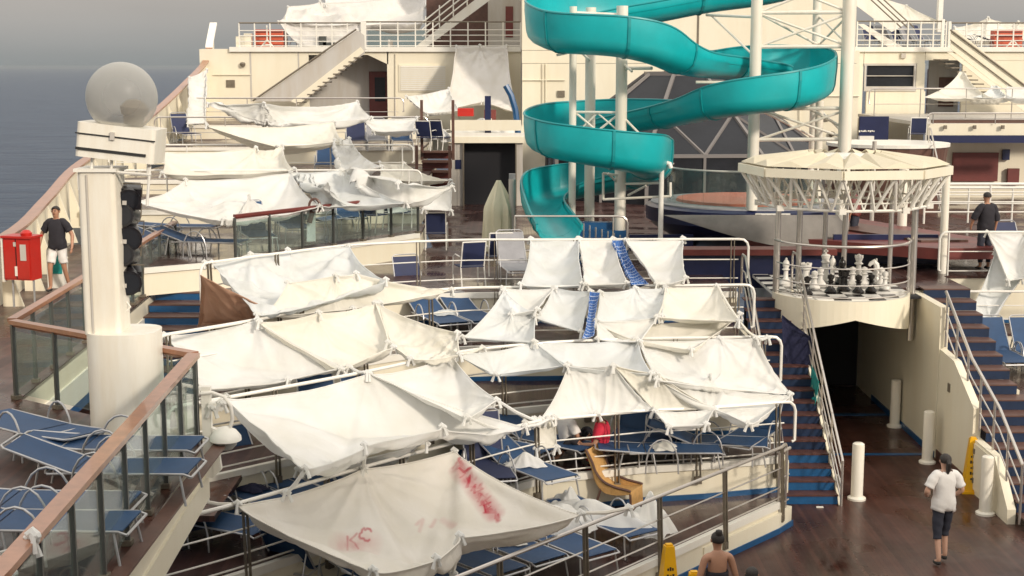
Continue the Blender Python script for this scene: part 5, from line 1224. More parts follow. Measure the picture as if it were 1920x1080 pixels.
def chair_proto(label, fab='fabricnavy', cat='chair', name='sling_chair'):
    root = empty(name, label, cat, (0, 0, -50))
    for s_ in (-1, 1):
        MB().tube([(s_ * .27, -.25, .01), (s_ * .27, -.27, .4), (s_ * .27, -.24, .6), (s_ * .27, -.1, .66), (s_ * .27, .2, .64)], .015, 6).build('front_leg', 'railwhite', root, smooth=True)
        MB().tube([(s_ * .26, .3, .01), (s_ * .25, .2, .42), (s_ * .25, .34, .95)], .015, 6).build('rear_leg', 'railwhite', root, smooth=True)
    MB().box((0, -.02, .42), (.5, .48, .02)).build('seat_sling', fab, root)
    MB().bar((0, .21, .46), (0, .34, .96), .48, .02, up=(0, 1, 0)).build('back_sling', fab, root)
    MB().tube([(-.25, .34, .95), (.25, .34, .95)], .015, 6).build('top_bar', 'railwhite', root, smooth=True)
    return root
raised = lounger_proto('x', 55); low = lounger_proto('x', 20); flat = lounger_proto('x', 4); navyr = lounger_proto('x', 62, 'fabricnavy'); greyr = lounger_proto('x', 58, 'fabricgrey'); chairp = chair_proto('x')
GL = 'blue sling sun loungers on the terraces'
def LG(proto, u, v, z, rz, label, group=GL, loc=None, tilt=0):
    p = P(u, v, z + .33) if loc is None else Vector(loc)
    o = put(proto, (p.x, p.y, z + .002), R(rz), label, group); return o
T1z, T2z, T3z, T4z, T5z = TZ
for a in [
    (raised, 572, 1052, T1z, 160, 'lounger with its large blue back toward us under the stained sheet'),
    (flat, 720, 1080, T1z, 42, 'lounger lowest in the picture below the hem of the stained sheet'),
    (low, 800, 1062, T1z, 42, 'lounger just left of the tied lower corner of the stained sheet'),
    (low, 872, 1040, T1z, 42, 'lounger directly right of the tied lower corner of the stained sheet'),
    (low, 950, 1018, T1z, 40, 'lounger half hidden by the right hem of the stained sheet'),
    (flat, 1045, 1008, T1z, 38, 'lounger with a heap of white cloth on its head end'),
    (flat, 1130, 972, T1z, 36, 'lounger partly covered by the heaped sheets beside the tan chair'),
    (flat, 395, 975, T2z, 62, 'lounger nearest the white sloping fascia, left of the stained sheet'),
    (low, 470, 922, T2z, 40, 'lounger beneath the security camera'),
    (low, 528, 905, T2z, 38, 'second lounger right of the security camera'),
    (low, 600, 890, T2z, 36, 'lounger under the tied front corner of the drooping sheet'),
    (raised, 470, 890, T2z, 38, 'lounger tucked against the cream fascia behind the security camera'),
    (navyr, 912, 868, T2z, 10, 'navy lounger standing upright right of the stained sheet'),
    (low, 985, 872, T2z, 35, 'lounger with towels left of the second rail corner'),
    (flat, 1240, 842, T2z, 90, 'long flat lounger lying crosswise below the large tent'),
    (raised, 1185, 812, T2z, -18, 'lounger with raised back beside the red shirted sunbather'),
    (raised, 1250, 806, T2z, -10, 'lounger with raised back second from the red shirted sunbather'),
    (low, 1330, 826, T2z, 80, 'lounger with bowed arm hoops facing along the second rail'),
    (raised, 1412, 812, T2z, -30, 'lounger with bright blue back at the right end under the pointed sheet corner'),
    (raised, -1, 2, T3z, 20, 'lounger glimpsed below the large left sheet'),
    (low, -1, 3, T3z, 18, 'lounger right of the one glimpsed below the large left sheet'),
    (low, -1, 0, T2z, 55, 'lounger in the gap between the yellowish sheet and the large tent'),
    (low, -1, 1, T2z, 50, 'blue lounger right beside the left edge of the large tent'),
    (low, 818, 592, T4z, 24, 'left lounger of the pair under the pointing sheet tip'),
    (low, 880, 588, T4z, 24, 'right lounger of the pair under the pointing sheet tip'),
    (navyr, 775, 545, T4z, 20, 'dark folded lounger behind the pair of blue loungers'),
    (greyr, 965, 498, T5z, 10, 'grey lounger folded up left of the square hanging sheets'),
    (low, 378, 452, 3.55, 80, 'blue lounger at the head of the left stair'),
    (low, 300, 446, 3.55, 70, 'blue lounger directly behind the stage lights'),
    (flat, 330, 424, 3.55, 85, 'further blue lounger under the left corner of the widest aft sheet'),
    (raised, 0, 0, 3.55, 20, 'dark lounger leftmost behind the aft glass railing'),
    (raised, 0, 1, 3.55, 20, 'dark lounger second behind the aft glass railing'),
    (low, 0, 2, 3.55, 150, 'pale blue lounger with its foot end close to the aft glass'),
    (raised, 0, 3, 3.55, 15, 'lounger right of the pale blue one behind the aft glass'),
    (navyr, 668, 262, 4.85, 8, 'navy reclining chair leftmost of the row on the low aft wall'),
    (greyr, 706, 262, 4.85, 8, 'grey reclining chair in the middle of the row on the low aft wall'),
    (raised, 752, 262, 4.85, 8, 'blue reclining chair rightmost of the row on the low aft wall'),
    (raised, 612, 306, 4.3, 5, 'blue recliner in the dark gap left of the rounded sheet'),
    (navyr, 345, 250, 4.85, 30, 'navy recliner below the tall cloth bunch at the bulwark'),
    (greyr, 372, 262, 4.3, 60, 'grey recliner near the bulwark at the end of the aft sheets'),
]:
    if a[1] == 0: LG(*a[:6], loc=[Q(478, 440, 31.6), Q(548, 440, 33.2), Q(600, 440, 34.2), Q(655, 420, 35.6)][a[2]])
    elif a[1] == -1: LG(*a[:6], loc=[(-.25, 22.75, 0), (.55, 23.1, 0), (-3.0, 22.3, 0), (-2.35, 23.0, 0)][a[2]])
    else: LG(*a)
GP = 'loungers on the promenade deck at the left'
LG(flat, 62, 800, 3.0, 232, 'bright blue lounger slanting down behind the near handrail', GP)
LG(flat, 215, 832, 3.0, 88, 'lounger at the foot of the white pillar', GP)
LG(low, 200, 875, 3.0, 88, 'dark blue lounger second from the white pillar', GP)
LG(flat, 70, 940, 3.0, 88, 'lounger third from the white pillar, cut by the left edge', GP)
LG(flat, 60, 978, 3.0, 88, 'nearest lounger of the promenade row, low in the left corner', GP)
GRt = 'loungers on the right terraces'
p = Vector((9.72, 28.1, 0)); LG(raised, 0, 0, 1.52, 4, 'blue lounger on the right terrace, fully visible one', GRt, (p.x, p.y, 0))
p = Vector((10.42, 28.1, 0)); LG(raised, 0, 0, 1.52, 4, 'blue lounger on the right terrace, cut by the picture edge', GRt, (p.x, p.y, 0))
p = Q(1900, 560, 32.0); LG(navyr, 0, 0, 3.0, 10, 'dark lounger above the two blue ones at the right edge', GRt, (p.x, p.y, 0))
GU = 'furniture stored on the upper right deck'
for i, u in enumerate((1640, 1668, 1694, 1716, 1740)):
    p = Q(u, 86, 62); LG((navyr, greyr)[i % 2], 0, 0, ZU, 20 + 8 * i, ['folded lounger left of the upper stair foot', 'grey folded lounger at the upper stair foot', 'folded lounger in the middle of the upper right deck', 'grey folded lounger tilted in the upper right group', 'folded lounger next to the white mast'][i], GU, (p.x, p.y, 0))
for i, u in enumerate((1816, 1838, 1872, 1905)):
    p = Q(u, 86, 61.5); LG(low, 0, 0, ZU, 80, ['low lounger nearest the head of the right outer stair', 'low lounger second from the head of the right outer stair', 'low lounger left of the white easel frame', 'low lounger behind the white easel frame'][i], GU, (p.x, p.y, 0))
for i, u in enumerate((575, 590, 600)):
    p = Q(u, 86, 62); LG(greyr, 0, 0, ZU, 70, ['grey chair just right of the lifebuoy box', 'grey chair second right of the lifebuoy box', 'grey chair third right of the lifebuoy box'][i], 'furniture on the upper left deck', (p.x, p.y, 0))
GC = 'sling chairs'
for u, v, Y, z, rz, lab in ((880, 498, 29.6, 3.0, 200, 'single sling chair standing alone left of the folded grey lounger'), (935, 470, 31.2, 3.0, 190, 'navy backed chair beside the draped umbrella'), (745, 430, 35.2, 3.55, 160, 'chair draped with a white shirt behind the aft glass'),
                        (700, 425, 34.6, 3.55, 150, 'white chair left of the shirt draped chair'), (818, 425, 35.6, 3.0, 180, 'chair completely hung with white sheets near the dark doorway'), (800, 285, 46, 4.85, 160, 'white chair on top of the wooden steps'), (826, 285, 46.3, 4.85, 150, 'dark backed chair on top of the wooden steps'),
                        (1720, 262, 47.5, 4.9, 170, 'chair beside the blue display board')):
    p = Q(u, v, Y); put(chairp, (p.x, p.y, z + .001), R(rz), lab, GC)

# tan wicker chair
wc = empty('wicker_chair', 'tan curved wicker chair with dark edges standing against the cream fascia', 'chair', (1.66, 22.18, .505), 0)
wc.rotation_euler = (R(-4), 0, R(62))
k = MB(); prof = smoothpoly([(0, -.38, .36), (0, -.12, .33), (0, .08, .36), (0, .2, .5), (0, .26, .72), (0, .36, 1.0)], 4)
for p0_, p1_ in zip(prof, prof[1:]): k.bar(p0_, p1_ + (p1_ - p0_) * .1, .46, .045)
k.build('seat_shell', 'tan', wc)
for s_ in (-1, 1):
    MB().tube([(s_ * .24, p_.y, p_.z + .03 + .14 * math.sin(math.pi * i_ / (len(prof) - 1))) for i_, p_ in enumerate(prof)], .02, 6).build('dark_edge', 'darkwood', wc, smooth=True)
    up_ = [(s_ * .235, p_.y, p_.z + .03 + .14 * math.sin(math.pi * i_ / (len(prof) - 1))) for i_, p_ in enumerate(prof)]; dn_ = [(s_ * .235, p_.y, p_.z - .02) for p_ in prof]
    MB().add(up_ + dn_, [(i_, i_ + 1, len(prof) + i_ + 1, len(prof) + i_) for i_ in range(len(prof) - 1)]).build('side_panel', 'tan', wc)
    MB().tube([(s_ * .22, -.36, 0), (s_ * .22, -.36, .35)], .02, 6).build('leg', 'darkwood', wc, smooth=True)
    MB().tube([(s_ * .22, .3, 0), (s_ * .22, .14, .4)], .02, 6).build('leg', 'darkwood', wc, smooth=True)
MB().box((0, -.37, .22), (.44, .025, .26)).build('front_panel', 'tan', wc)

# crumpled heaps of sheet
def heap(label, loc, rx, ry, h, rz=0, seed=1, m='sheet', name='crumpled_sheet', cat='sheet'):
    r_ = np.random.default_rng(seed); nu, nv = 64, 44; U, V_ = np.meshgrid(np.linspace(-1, 1, nu), np.linspace(-1, 1, nv), indexing='ij')
    rr_ = np.sqrt(U ** 2 + V_ ** 2 * 1.0); z = h * np.clip(1 - rr_ ** 2.2 * .8, 0, 1); e_ = 1 + .1 * np.sin(np.arctan2(V_, U) * 5 + seed) + .06 * np.sin(np.arctan2(V_, U) * 11)
    for q in range(22):
        a = r_.uniform(0, 3.14); f_ = r_.uniform(2, 7); p_ = r_.uniform(0, 6.28); am = r_.uniform(.06, .2) * h / (f_ * .35)
        z += am * .8 * np.sin(f_ * 1.7 * (U * math.cos(a) + V_ * math.sin(a)) + p_ + 1.3 * np.sin(2.2 * V_ + p_)) * np.clip(1.15 - rr_, 0, 1)
    z = np.maximum(z, .004 + .012 * (1 + np.sin(9 * U + 7 * V_)) * np.clip(1.3 - rr_, 0, 1))
    vs = np.stack([U * rx * e_, V_ * ry * e_, z], 2).reshape(-1, 3); fs = [(i * nv + j, (i + 1) * nv + j, (i + 1) * nv + j + 1, i * nv + j + 1) for i in range(nu - 1) for j in range(nv - 1) if max(rr_[i, j], rr_[i + 1, j + 1]) < 1.12]
    mb_ = MB(); mb_.add(vs, fs); o_ = mb_.build(name, m, None, loc, True); o_.rotation_euler = (0, 0, rz); return tag(o_, label, cat)
p = P(1120, 975, T1z + .3); heap('white blanket bunched over a lounger in front of the tan chair', (p.x - .05, p.y, T1z + .28), .95, .4, .26, R(-22), 4)
p = P(1215, 985, T1z + .2); heap('end of a white blanket hanging toward the front railing', (p.x, p.y, T1z + .12), .42, .34, .36, R(-50), 9)
p = P(1050, 985, T1z + .35); heap('tangled white sheet at the right tip of the stained sheet', (p.x, p.y, T1z + .30), .46, .38, .34, R(20), 11)
p = P(1060, 950, T1z + .3); heap('small folded white blanket behind the tangled sheet', (p.x, p.y, T1z + .25), .36, .26, .25, R(60), 13)
p = Q(905, 250, 48); heap('wide heap of sheets on the roof of the service house', (p.x, 48.2, 5.26), 1.0, .5, .42, 0, 21)
p = P(1105, 925, T2z); heap('crumpled towels on the lounger left of the second rail corner', (P(985, 865, 1.5).x, P(985, 865, 1.5).y, T2z + .34), .3, .2, .14, 0, 17)
p = Q(795, 205, 50); heap('bunch of cloth resting beside the wooden steps', (Q(815, 245, 46).x, 46.6, 5.1), .5, .35, .5, 0, 29)
for (u, v, z, m_, lab, sd_) in ((470, 915, T2z, 'terry', 'dark towel left on the lounger beneath the security camera', 31), (1245, 838, T2z, 'sheet_b', 'pale towel on the crosswise lounger', 33), (835, 588, T4z, 'sheet_c', 'white towel on the left lounger of the central pair', 35), (955, 1015, T1z, 'sheet_b', 'pale towel on the lounger under the right hem of the stained sheet', 41)):
    q = P(u, v, z + .36); heap(lab, (q.x, q.y, z + .352), .26, .2, .07, sd_, sd_, m_, 'towel', 'towel')
sheet('corner of a white sheet tied to the near varnished handrail', (62, 1004, 4.15), (60, 1012, 4.1), (20, 1075, 3.6), (-60, 1040, 3.6), slack=1.02, n=(16, 24))

# ================================================================ white pillar with radome
pc = empty('radar_pillar', 'thick white pillar with a stepped base beside the walking man', 'pillar', (-4.68, 17.12, 3.0))
def rprism(cx, w_, d_, z0, z1, b_=.12, n_=5):
    pts = []
    for sx, sy, a0 in ((1, 1, 0), (-1, 1, 90), (-1, -1, 180), (1, -1, 270)):
        for i in range(n_ + 1):
            a = R(a0 + 90 * i / n_); pts.append((cx + sx * (w_ / 2 - b_) + b_ * math.cos(a), sy * (d_ / 2 - b_) + b_ * math.sin(a)))
    return MB().prism(pts, z0, z1)
rprism(0, .84, .8, 0, 1.36, .3).build('base', 'column', pc, smooth=True)
rprism(-.2, .44, .5, 1.34, 3.28, .06).build('shaft', 'column', pc, smooth=True)
MB().box((-.3, -.262, 2.2), (.02, .012, 2.1)).build('seam', 'grey', pc)
MB().box((-.2, 0, 3.3), (.5, .56, .04)).build('cap_plate', 'white', pc)
rd = empty('radome', 'translucent grey antenna ball on a tilted white box with two black stripes', 'antenna', (-4.62, 17.12, 6.62)); rd.rotation_euler = (0, R(6.5), 0)
rprism(0, .92, .62, -.2, .2, .06).build('box', 'column', rd, smooth=False)
MB().box((0, -.315, .07), (.93, .012, .016)).build('stripe', 'ink', rd); MB().box((-.04, -.318, -.105), (.82, .012, .032)).build('stripe', 'ink', rd)
MB().box((-.03, -.325, .08), (.05, .03, .09)).build('latch', 'grey', rd)
md = bpy.data.materials.new('radome_plastic'); md.use_nodes = True; nn = md.node_tree; pb = nn.nodes['Principled BSDF']; pb.inputs['Base Color'].default_value = (.50, .50, .48, 1); pb.inputs['Roughness'].default_value = .4
tr_ = nn.nodes.new('ShaderNodeBsdfTransparent'); tr_.inputs[0].default_value = (.9, .88, .84, 1); mxs = nn.nodes.new('ShaderNodeMixShader'); lw_ = nn.nodes.new('ShaderNodeLayerWeight'); lw_.inputs[0].default_value = .35
mr = nn.nodes.new('ShaderNodeMapRange'); mr.inputs['To Min'].default_value = .3; mr.inputs['To Max'].default_value = .85; nn.links.new(lw_.outputs['Facing'], mr.inputs[0]); nn.links.new(mr.outputs[0], mxs.inputs[0])
nn.links.new(tr_.outputs[0], mxs.inputs[1]); nn.links.new(pb.outputs[0], mxs.inputs[2]); nn.links.new(mxs.outputs[0], nn.nodes['Material Output'].inputs[0]); M['radome'] = md
MB().lathe([(.415 * math.sin(R(180 * i / 24)) + (0 if 0 < i < 24 else 0), -.415 * math.cos(R(180 * i / 24))) for i in range(25)], (-.04, 0, .52), 32).build('ball', 'radome', rd, smooth=True)
MB().lathe([(0, .2), (.11, .22), (.13, .34), (.06, .44), (0, .46)], (.12, 0, 0), 16).build('antenna_core', 'bracket', rd, smooth=True)
MB().lathe([(0, 0), (.15, .03), (.17, .12), (.1, .2), (0, .22)], (.12, .0, .3), 16).build('antenna_core', 'bracket', rd, smooth=True)
k = MB()
for x in (-.28, -.05, .38): k.tube([(x, -.2, -.34), (x, -.2, -.19)], .018, 6)
k.tube([(-.34, -.2, -.36), (.42, -.2, -.33)], .02, 6); k.tube([(.4, -.2, -.2), (.4, -.2, -.7)], .018, 6); k.build('support_frame', 'railwhite', rd, smooth=True)
# bank of stage lights
for i, v in enumerate((368, 405, 440, 478, 522)):
    q = Q(240, v, 17.3); sl_ = empty('stage_light', ['top black stage light, square housing', 'second black stage light from the top', 'middle black stage light with round lens', 'fourth black stage light from the top', 'lowest black stage light with a large round lens'][i], 'stage light', q, 0, 'black stage lights clamped to the pillar')
    sl_.rotation_euler = (R(-8 if i % 2 else 14), R(4), R(18 if i % 2 == 0 else -8)); r_ = .16 if i in (2, 4) else .14
    MB().tube([(0, -.16, 0), (0, -.08, 0), (0, .12, 0), (0, .2, 0)], [r_, r_, r_ * .85, r_ * .5], 16).build('housing', 'black', sl_, smooth=True)
    MB().tube([(0, -.168, 0), (0, -.155, 0)], [r_ * .82, r_ * .82], 16).build('lens', 'darkglass', sl_, smooth=True)
    if i in (0, 4): MB().box((0, .02, 0), (.30, .26, .26)).build('case', 'black', sl_)
    MB().tube([(-r_ - .02, 0, 0), (-r_ - .02, 0, r_ + .02), (r_ + .02, 0, r_ + .02), (r_ + .02, 0, 0)], .01, 5).build('yoke', 'bracket', sl_)
    MB().tube([(-.02, 0, r_), (-.14, .02, r_)], .014, 5).build('clamp', 'alu', sl_)
    MB().box((-.05, -.19, -.02), (.05, .012, .05)).build('barn_door', 'grey', sl_)
q = Q(222, 445, 17.3); tag(MB().tube([(0, 0, -1.05), (0, 0, .62)], .022, 8).build('lighting_bar', 'alu', None, q, True), 'upright tube carrying the black stage lights', 'lighting bar')
k = MB(); q = Q(233, 575, 17.2); k.tube([(-.1, 0, .05), (.02, 0, .08), (.08, -.02, .0), (.02, -.03, -.06), (-.06, 0, -.03)], .012, 6); tag(k.build('cable_loop', 'railwhite', None, q, True), 'small loop of white cable beneath the lowest stage light', 'cable')
# security camera on its bracket
sc_ = empty('security_camera', 'white dome security camera on a curved arm at the end of the glass railing', 'security camera', (-3.66, 16.85, 2.6))
MB().box((0, 0, .56), (.11, .08, 1.12)).build('bracket', 'white', sc_)
MB().add([(.05, -.04, .0), (.16, -.04, .1), (.10, -.04, .6), (.05, -.04, .62), (.05, .04, .0), (.16, .04, .1), (.10, .04, .6), (.05, .04, .62)], [(0, 1, 2, 3), (7, 6, 5, 4), (0, 4, 5, 1), (1, 5, 6, 2), (2, 6, 7, 3)]).build('gusset', 'white', sc_)
q0 = Vector((-3.66, 16.85, 2.6)); aa = [Q(u, v, 16.8) - q0 for u, v in ((376, 738), (398, 736), (420, 744), (433, 762), (436, 785), (432, 800))]
MB().tube(aa, .022, 8).build('arm', 'railwhite', sc_, smooth=True)
q = Q(423, 822, 16.8) - q0
MB().lathe([(0, .15), (.05, .14), (.13, .1), (.185, .03), (.19, -.02), (.17, -.03)], q, 24).build('housing', 'white', sc_, smooth=True)
MB().lathe([(.14, -.03), (.13, -.08), (.08, -.13), (0, -.15)], q, 20).build('dome', 'radome', sc_, smooth=True)
MB().lathe([(0, -.05), (.06, -.06), (.05, -.1), (0, -.11)], q, 12).build('lens', 'ink', sc_, smooth=True)
MB().box(Q(405, 762, 16.8) - q0, (.16, .1, .1)).build('junction_box', 'white', sc_)
knot(sc_, Q(398, 765, 16.75) - q0, np.random.default_rng(4)); knot(sc_, Q(415, 756, 16.75) - q0, np.random.default_rng(6))
# red hose cabinet
q = Q(36, 528, 26.4); hc = empty('fire_cabinet', 'red fire hose cabinet with two doors standing by the bulwark', 'cabinet', (q.x, 26.4, q.z), R(-14))
MB().box((0, .15, .42), (.56, .34, .78)).build('body', 'red', hc); MB().box((.0, .15, .83), (.62, .42, .04)).build('lid', 'red', hc)
MB().box((-.02, -.025, .42), (.012, .012, .74)).build('door_gap', 'ink', hc)
MB().box((-.15, -.03, .42), (.24, .02, .72)).build('door', 'red', hc); MB().box((.13, -.03, .42), (.26, .02, .72)).build('door', 'red', hc)
MB().box((.14, -.045, .55), (.12, .01, .3)).build('label_plate', 'grey', hc); MB().box((-.02, -.045, .2), (.045, .02, .18)).build('handle', 'white', hc); MB().box((-.03, -.045, .7), (.05, .01, .08)).build('sticker', 'grey', hc)
MB().box((-.31, .02, .4), (.04, .1, .82)).build('side_post', 'white', hc)
for x in (-.2, .24): MB().tube([(x, .1, -.5), (x, .1, .04)], .02, 6).build('leg', 'alu', hc)
MB().lathe([(.10, 0), (.11, .05), (.06, .1), (0, .11)], (.12, .12, .85), 14).build('hose_cap', 'red', hc, smooth=True)
q = Q(95, 490, 27.6); fb = empty('deck_box', 'small white framed box with a teal panel behind the walking man', 'box', (Q(92, 480, 28.9).x, 29.4, 3.0)); MB().box((0, 0, .4), (.34, .3, .8)).build('body', 'white', fb); MB().box((.02, -.16, .5), (.24, .02, .4)).build('panel', 'tealtowel', fb)

# ================================================================ wet floor cones, bollards, litter
def wetcone(u, v, z, label, rz=0, h=.95, p=None):
    p = P(u, v, z) if p is None else p; c_ = empty('wet_floor_sign', label, 'wet floor sign', p, rz, 'yellow wet floor signs')
    MB().box((0, 0, h / 2 + .03), (.30, .28, h), taper=.42).build('cone', 'yellow', c_); MB().box((0, 0, .02), (.36, .34, .04)).build('base', 'yellow', c_)
    MB().box((0, 0, h + .04), (.09, .08, .03)).build('top', 'yellow', c_)
    k = MB()
    for r_ in range(5):
        z_ = h * (.70 - .105 * r_); yy_ = -(.14 - .083 * (z_ / h)) - .006; wd_ = .10 + .02 * (r_ % 2)
        for q_ in range(3):
            k.box((-wd_ / 2 + wd_ * (q_ + .5) / 3, yy_, z_ + .006 * ((r_ + q_) % 2)), (wd_ / 3 - .012, .008, .055 if (q_ + r_) % 2 else .035))
    k.build('print', 'ink', c_)
    return c_
wetcone(1820, 922, 0, 'tall yellow wet floor sign between the walking woman and a white bollard', R(-6))
wetcone(1252, 1150, 0, 'yellow wet floor sign rising at the bottom edge left of the bare shouldered person', R(12))
wetcone(0, 0, 0, 'yellow sign top just visible beside the bare shouldered person', 0, .8, Vector((P(1299, 1185, 0).x, P(1299, 1185, 0).y, 0)))
bo = empty('bollard', 'x', 'bollard', (0, 0, -50))
MB().lathe([(.105, .03), (.105, .96), (.1, 1.0), (.07, 1.02), (0, 1.02)], (0, 0, 0), 20).build('post', 'column', bo, smooth=True)
MB().lathe([(.16, 0), (.16, .035), (.12, .06)], (0, 0, 0), 20).build('foot', 'column', bo, smooth=True)
for u, v, lab in ((1606, 936, 'white bollard at the foot of the stair handrail'), (1677, 800, 'white bollard deepest in the passage mouth'), (1760, 858, 'white bollard against the cream wall above the walking woman'), (1864, 930, 'white bollard right of the yellow sign')):
    p = Vector((7.95, 26.75, 0)) if u == 1760 else Vector((8.02, 23.55, 0)) if u == 1864 else P(u, v, 0); put(bo, p, 0, lab, 'white bollards round the passage')
tag(MB().box((0, 0, .012), (.12, .04, .02)).build('litter', 'white', None, P(1537, 952, 0)), 'scrap of white paper on the wet deck near the stair', 'paper')
# towels on the stair handrail
q = [(5.70, 25.9), (5.70, 27.9)]
sheet('navy towel hung over the handrail at the top of the stair', QQ(1466, 590, 27.2), QQ(1522, 634, 27.0), QQ(1520, 706, 26.8), QQ(1468, 692, 27.0), slack=1.02, m='terry', name='towel', cat='towel', n=(24, 24), knots=False, hem=False, esag=.3)
sheet('teal towel below the navy towel on the stair handrail', Vector((5.64, 26.6, 1.95)), Vector((5.66, 26.0, 1.75)), Vector((5.6, 26.0, 1.3)), Vector((5.6, 26.6, 1.45)), slack=1.01, m='tealtowel', name='towel', cat='towel', n=(16, 16), knots=False, hem=False, esag=.2)
# covered umbrella
um = empty('covered_umbrella', 'closed umbrella wrapped in a pale yellow sheet beside the slide', 'umbrella', (Q(935, 440, 35).x, 35, 3.0))
k = MB(); nA, nZ = 40, 16; vs = []
for j in range(nZ + 1):
    t_ = j / nZ; z_ = .05 + 1.72 * t_; rad = (.42 - .0 * t_) if t_ < .6 else (.42 - .36 * ((t_ - .6) / .4) ** 1.1)
    for i in range(nA):
        a = 2 * math.pi * i / nA; f_ = 1 + (.16 * math.sin(a * 7 + 2 * t_) + .09 * math.sin(a * 13 + 1)) * (1 - t_ * .6); vs.append((rad * f_ * math.cos(a) * .85, rad * f_ * math.sin(a) * .6, z_))
k.add(vs, [(j * nA + i, j * nA + (i + 1) % nA, (j + 1) * nA + (i + 1) % nA, (j + 1) * nA + i) for j in range(nZ) for i in range(nA)]); k.build('wrapped_sheet', 'sheetcream', um, smooth=True)
MB().tube([(.33, .0, 0), (.33, 0, 1.8)], .09, 10).build('pole', 'grey', um, smooth=True); MB().box((.33, 0, 1.86), (.16, .12, .14)).build('crank_head', 'alu', um)
# blue arc and dark pole on the service house
k = MB(); k.tube([Q(948, 160, 47.3), Q(958, 178, 47.3), Q(966, 205, 47.3), Q(970, 235, 47.3), Q(972, 262, 47.3)], .1, 8); tag(k.build('blue_arch', 'blue', None, None, True), 'dark blue curved tube rising beside the slide at the service house', 'arch')
k = MB(); k.box((0, 0, .7), (.2, .2, 1.5)); tag(k.build('dark_pillar', 'navy', None, (Q(915, 262, 47.6).x, 47.6, 5.1)), 'dark pillar under the tall hanging sheet', 'pillar')
tag(boxpx(MB(), 858, 203, 888, 218, 52, .3).build('red_lifejacket_box', 'red'), 'small red box on the wall under the tall hanging sheet', 'box')
tag(boxpx(MB(), 908, 206, 930, 240, 51, .3).build('maroon_cabinet', 'maroon'), 'maroon cabinet with a white notice behind the dark pillar', 'cabinet'); boxpx(MB(), 915, 222, 922, 232, 50.97, .03).build('notice', 'white', bpy.data.objects['maroon_cabinet'])
# display board with white lettering
db = empty('display_board', 'dark blue display board with a line of small white lettering above the canopy', 'display board', (0, 0, 0))
MB().box((Q(1638, 240, 40).x, 40, Q(1638, 240, 40).z), (.80, .12, .64)).build('panel', 'navy', db)
for i, w_ in enumerate((.05, .03, .05, .05, .02, .05, .04, .05, .03)):
    c_ = Q(1612 + i * 3.4, 246, 39.9); MB().box((c_.x, 39.93, c_.z + (.006 if i % 2 else -.004)), (w_ * .8, .01, .035 if i % 3 else .05)).build('letter', 'white', db)
MB().box((Q(1622, 260, 40).x, 39.9, Q(1622, 258, 40).z), (.4, .2, .1)).build('tray', 'white', db); MB().tube([(Q(1640, 265, 40).x, 40, 3.0), (Q(1640, 265, 40).x, 40, Q(1640, 265, 40).z)], .06, 8).build('stand', 'grey', db)
pb_ = empty('raised_platform', 'curved raised platform with a chair and rails behind the canopy', 'platform', (0, 0, 0))
MB().lathe([(1.9, 0), (1.9, .1), (0, .1)], (Q(1690, 275, 44).x, 45.6, Q(1690, 272, 44).z - .1), 30).build('floor', 'white', pb_)
MB().lathe([(1.6, 0), (1.85, Q(1690, 272, 44).z - 3.1)], (Q(1690, 275, 44).x, 45.6, 3.0), 30).build('skirt', 'darkwood', pb_)
sloped('bent rail running down from the raised platform behind the canopy', (Q(1770, 330, 41).x, 41, 3.1), (Q(1745, 240, 45).x, 45, 4.6), h=1.0, n=4)
# lifebuoy boxes with white easel frames on the upper deck
def easel(u, lab1, lab2):
    a = Q(u, 88, 60.6); e_ = empty('liferaft_box', lab1, 'box', (a.x, 61.2, ZU)); MB().box((0, 0, .42), (1.15, .6, .74)).build('body', 'orange', e_)
    for i in range(4): MB().box((0, -.31, .15 + .18 * i), (1.1, .02, .05)).build('slat', 'maroon', e_)
    f_ = empty('easel_frame', lab2, 'frame', (a.x + (.0), 60.35, ZU))
    for (x0, z0, x1, z1_) in ((-.32, 0, 0, .36), (.32, 0, 0, .36), (0, .36, 0, .95), (-.18, .16, .18, .16)): MB().tube([(x0, 0, z0), (x1, 0, z1_)], .03, 6).build('strut', 'white', f_, smooth=True)
easel(503, 'slatted orange liferaft box on the upper left deck', 'white easel shaped frame on the upper left deck')
easel(1895, 'slatted orange liferaft box at the far upper right', 'white easel shaped frame on the upper right deck')
# clutter of small deck boxes left of the lifebuoy box
for i, (u, w_, h_, lab) in enumerate(((452, .35, .5, 'pale equipment box leftmost on the upper deck'), (466, .3, .62, 'pale equipment box second on the upper left deck'), (606, .3, .5, 'dark bin right of the grey upper chairs'), (618, .5, .25, 'low dark bench on the upper left deck'))):
    a = Q(u, 88, 61); tag(MB().box((0, 0, h_ / 2), (w_, .4, h_)).build('equipment_box', 'cream' if i < 2 else 'darksteel', None, (a.x, 61, ZU + .01)), lab, 'box')
# white mast bits top left
tag(MB().tube([(0, 0, 0), (0, 0, 1.4)], .06, 8).build('mast', 'white', None, (Q(536, 30, 62).x, 62, ZU)), 'short white mast at the left end of the grey tarpaulin', 'mast')
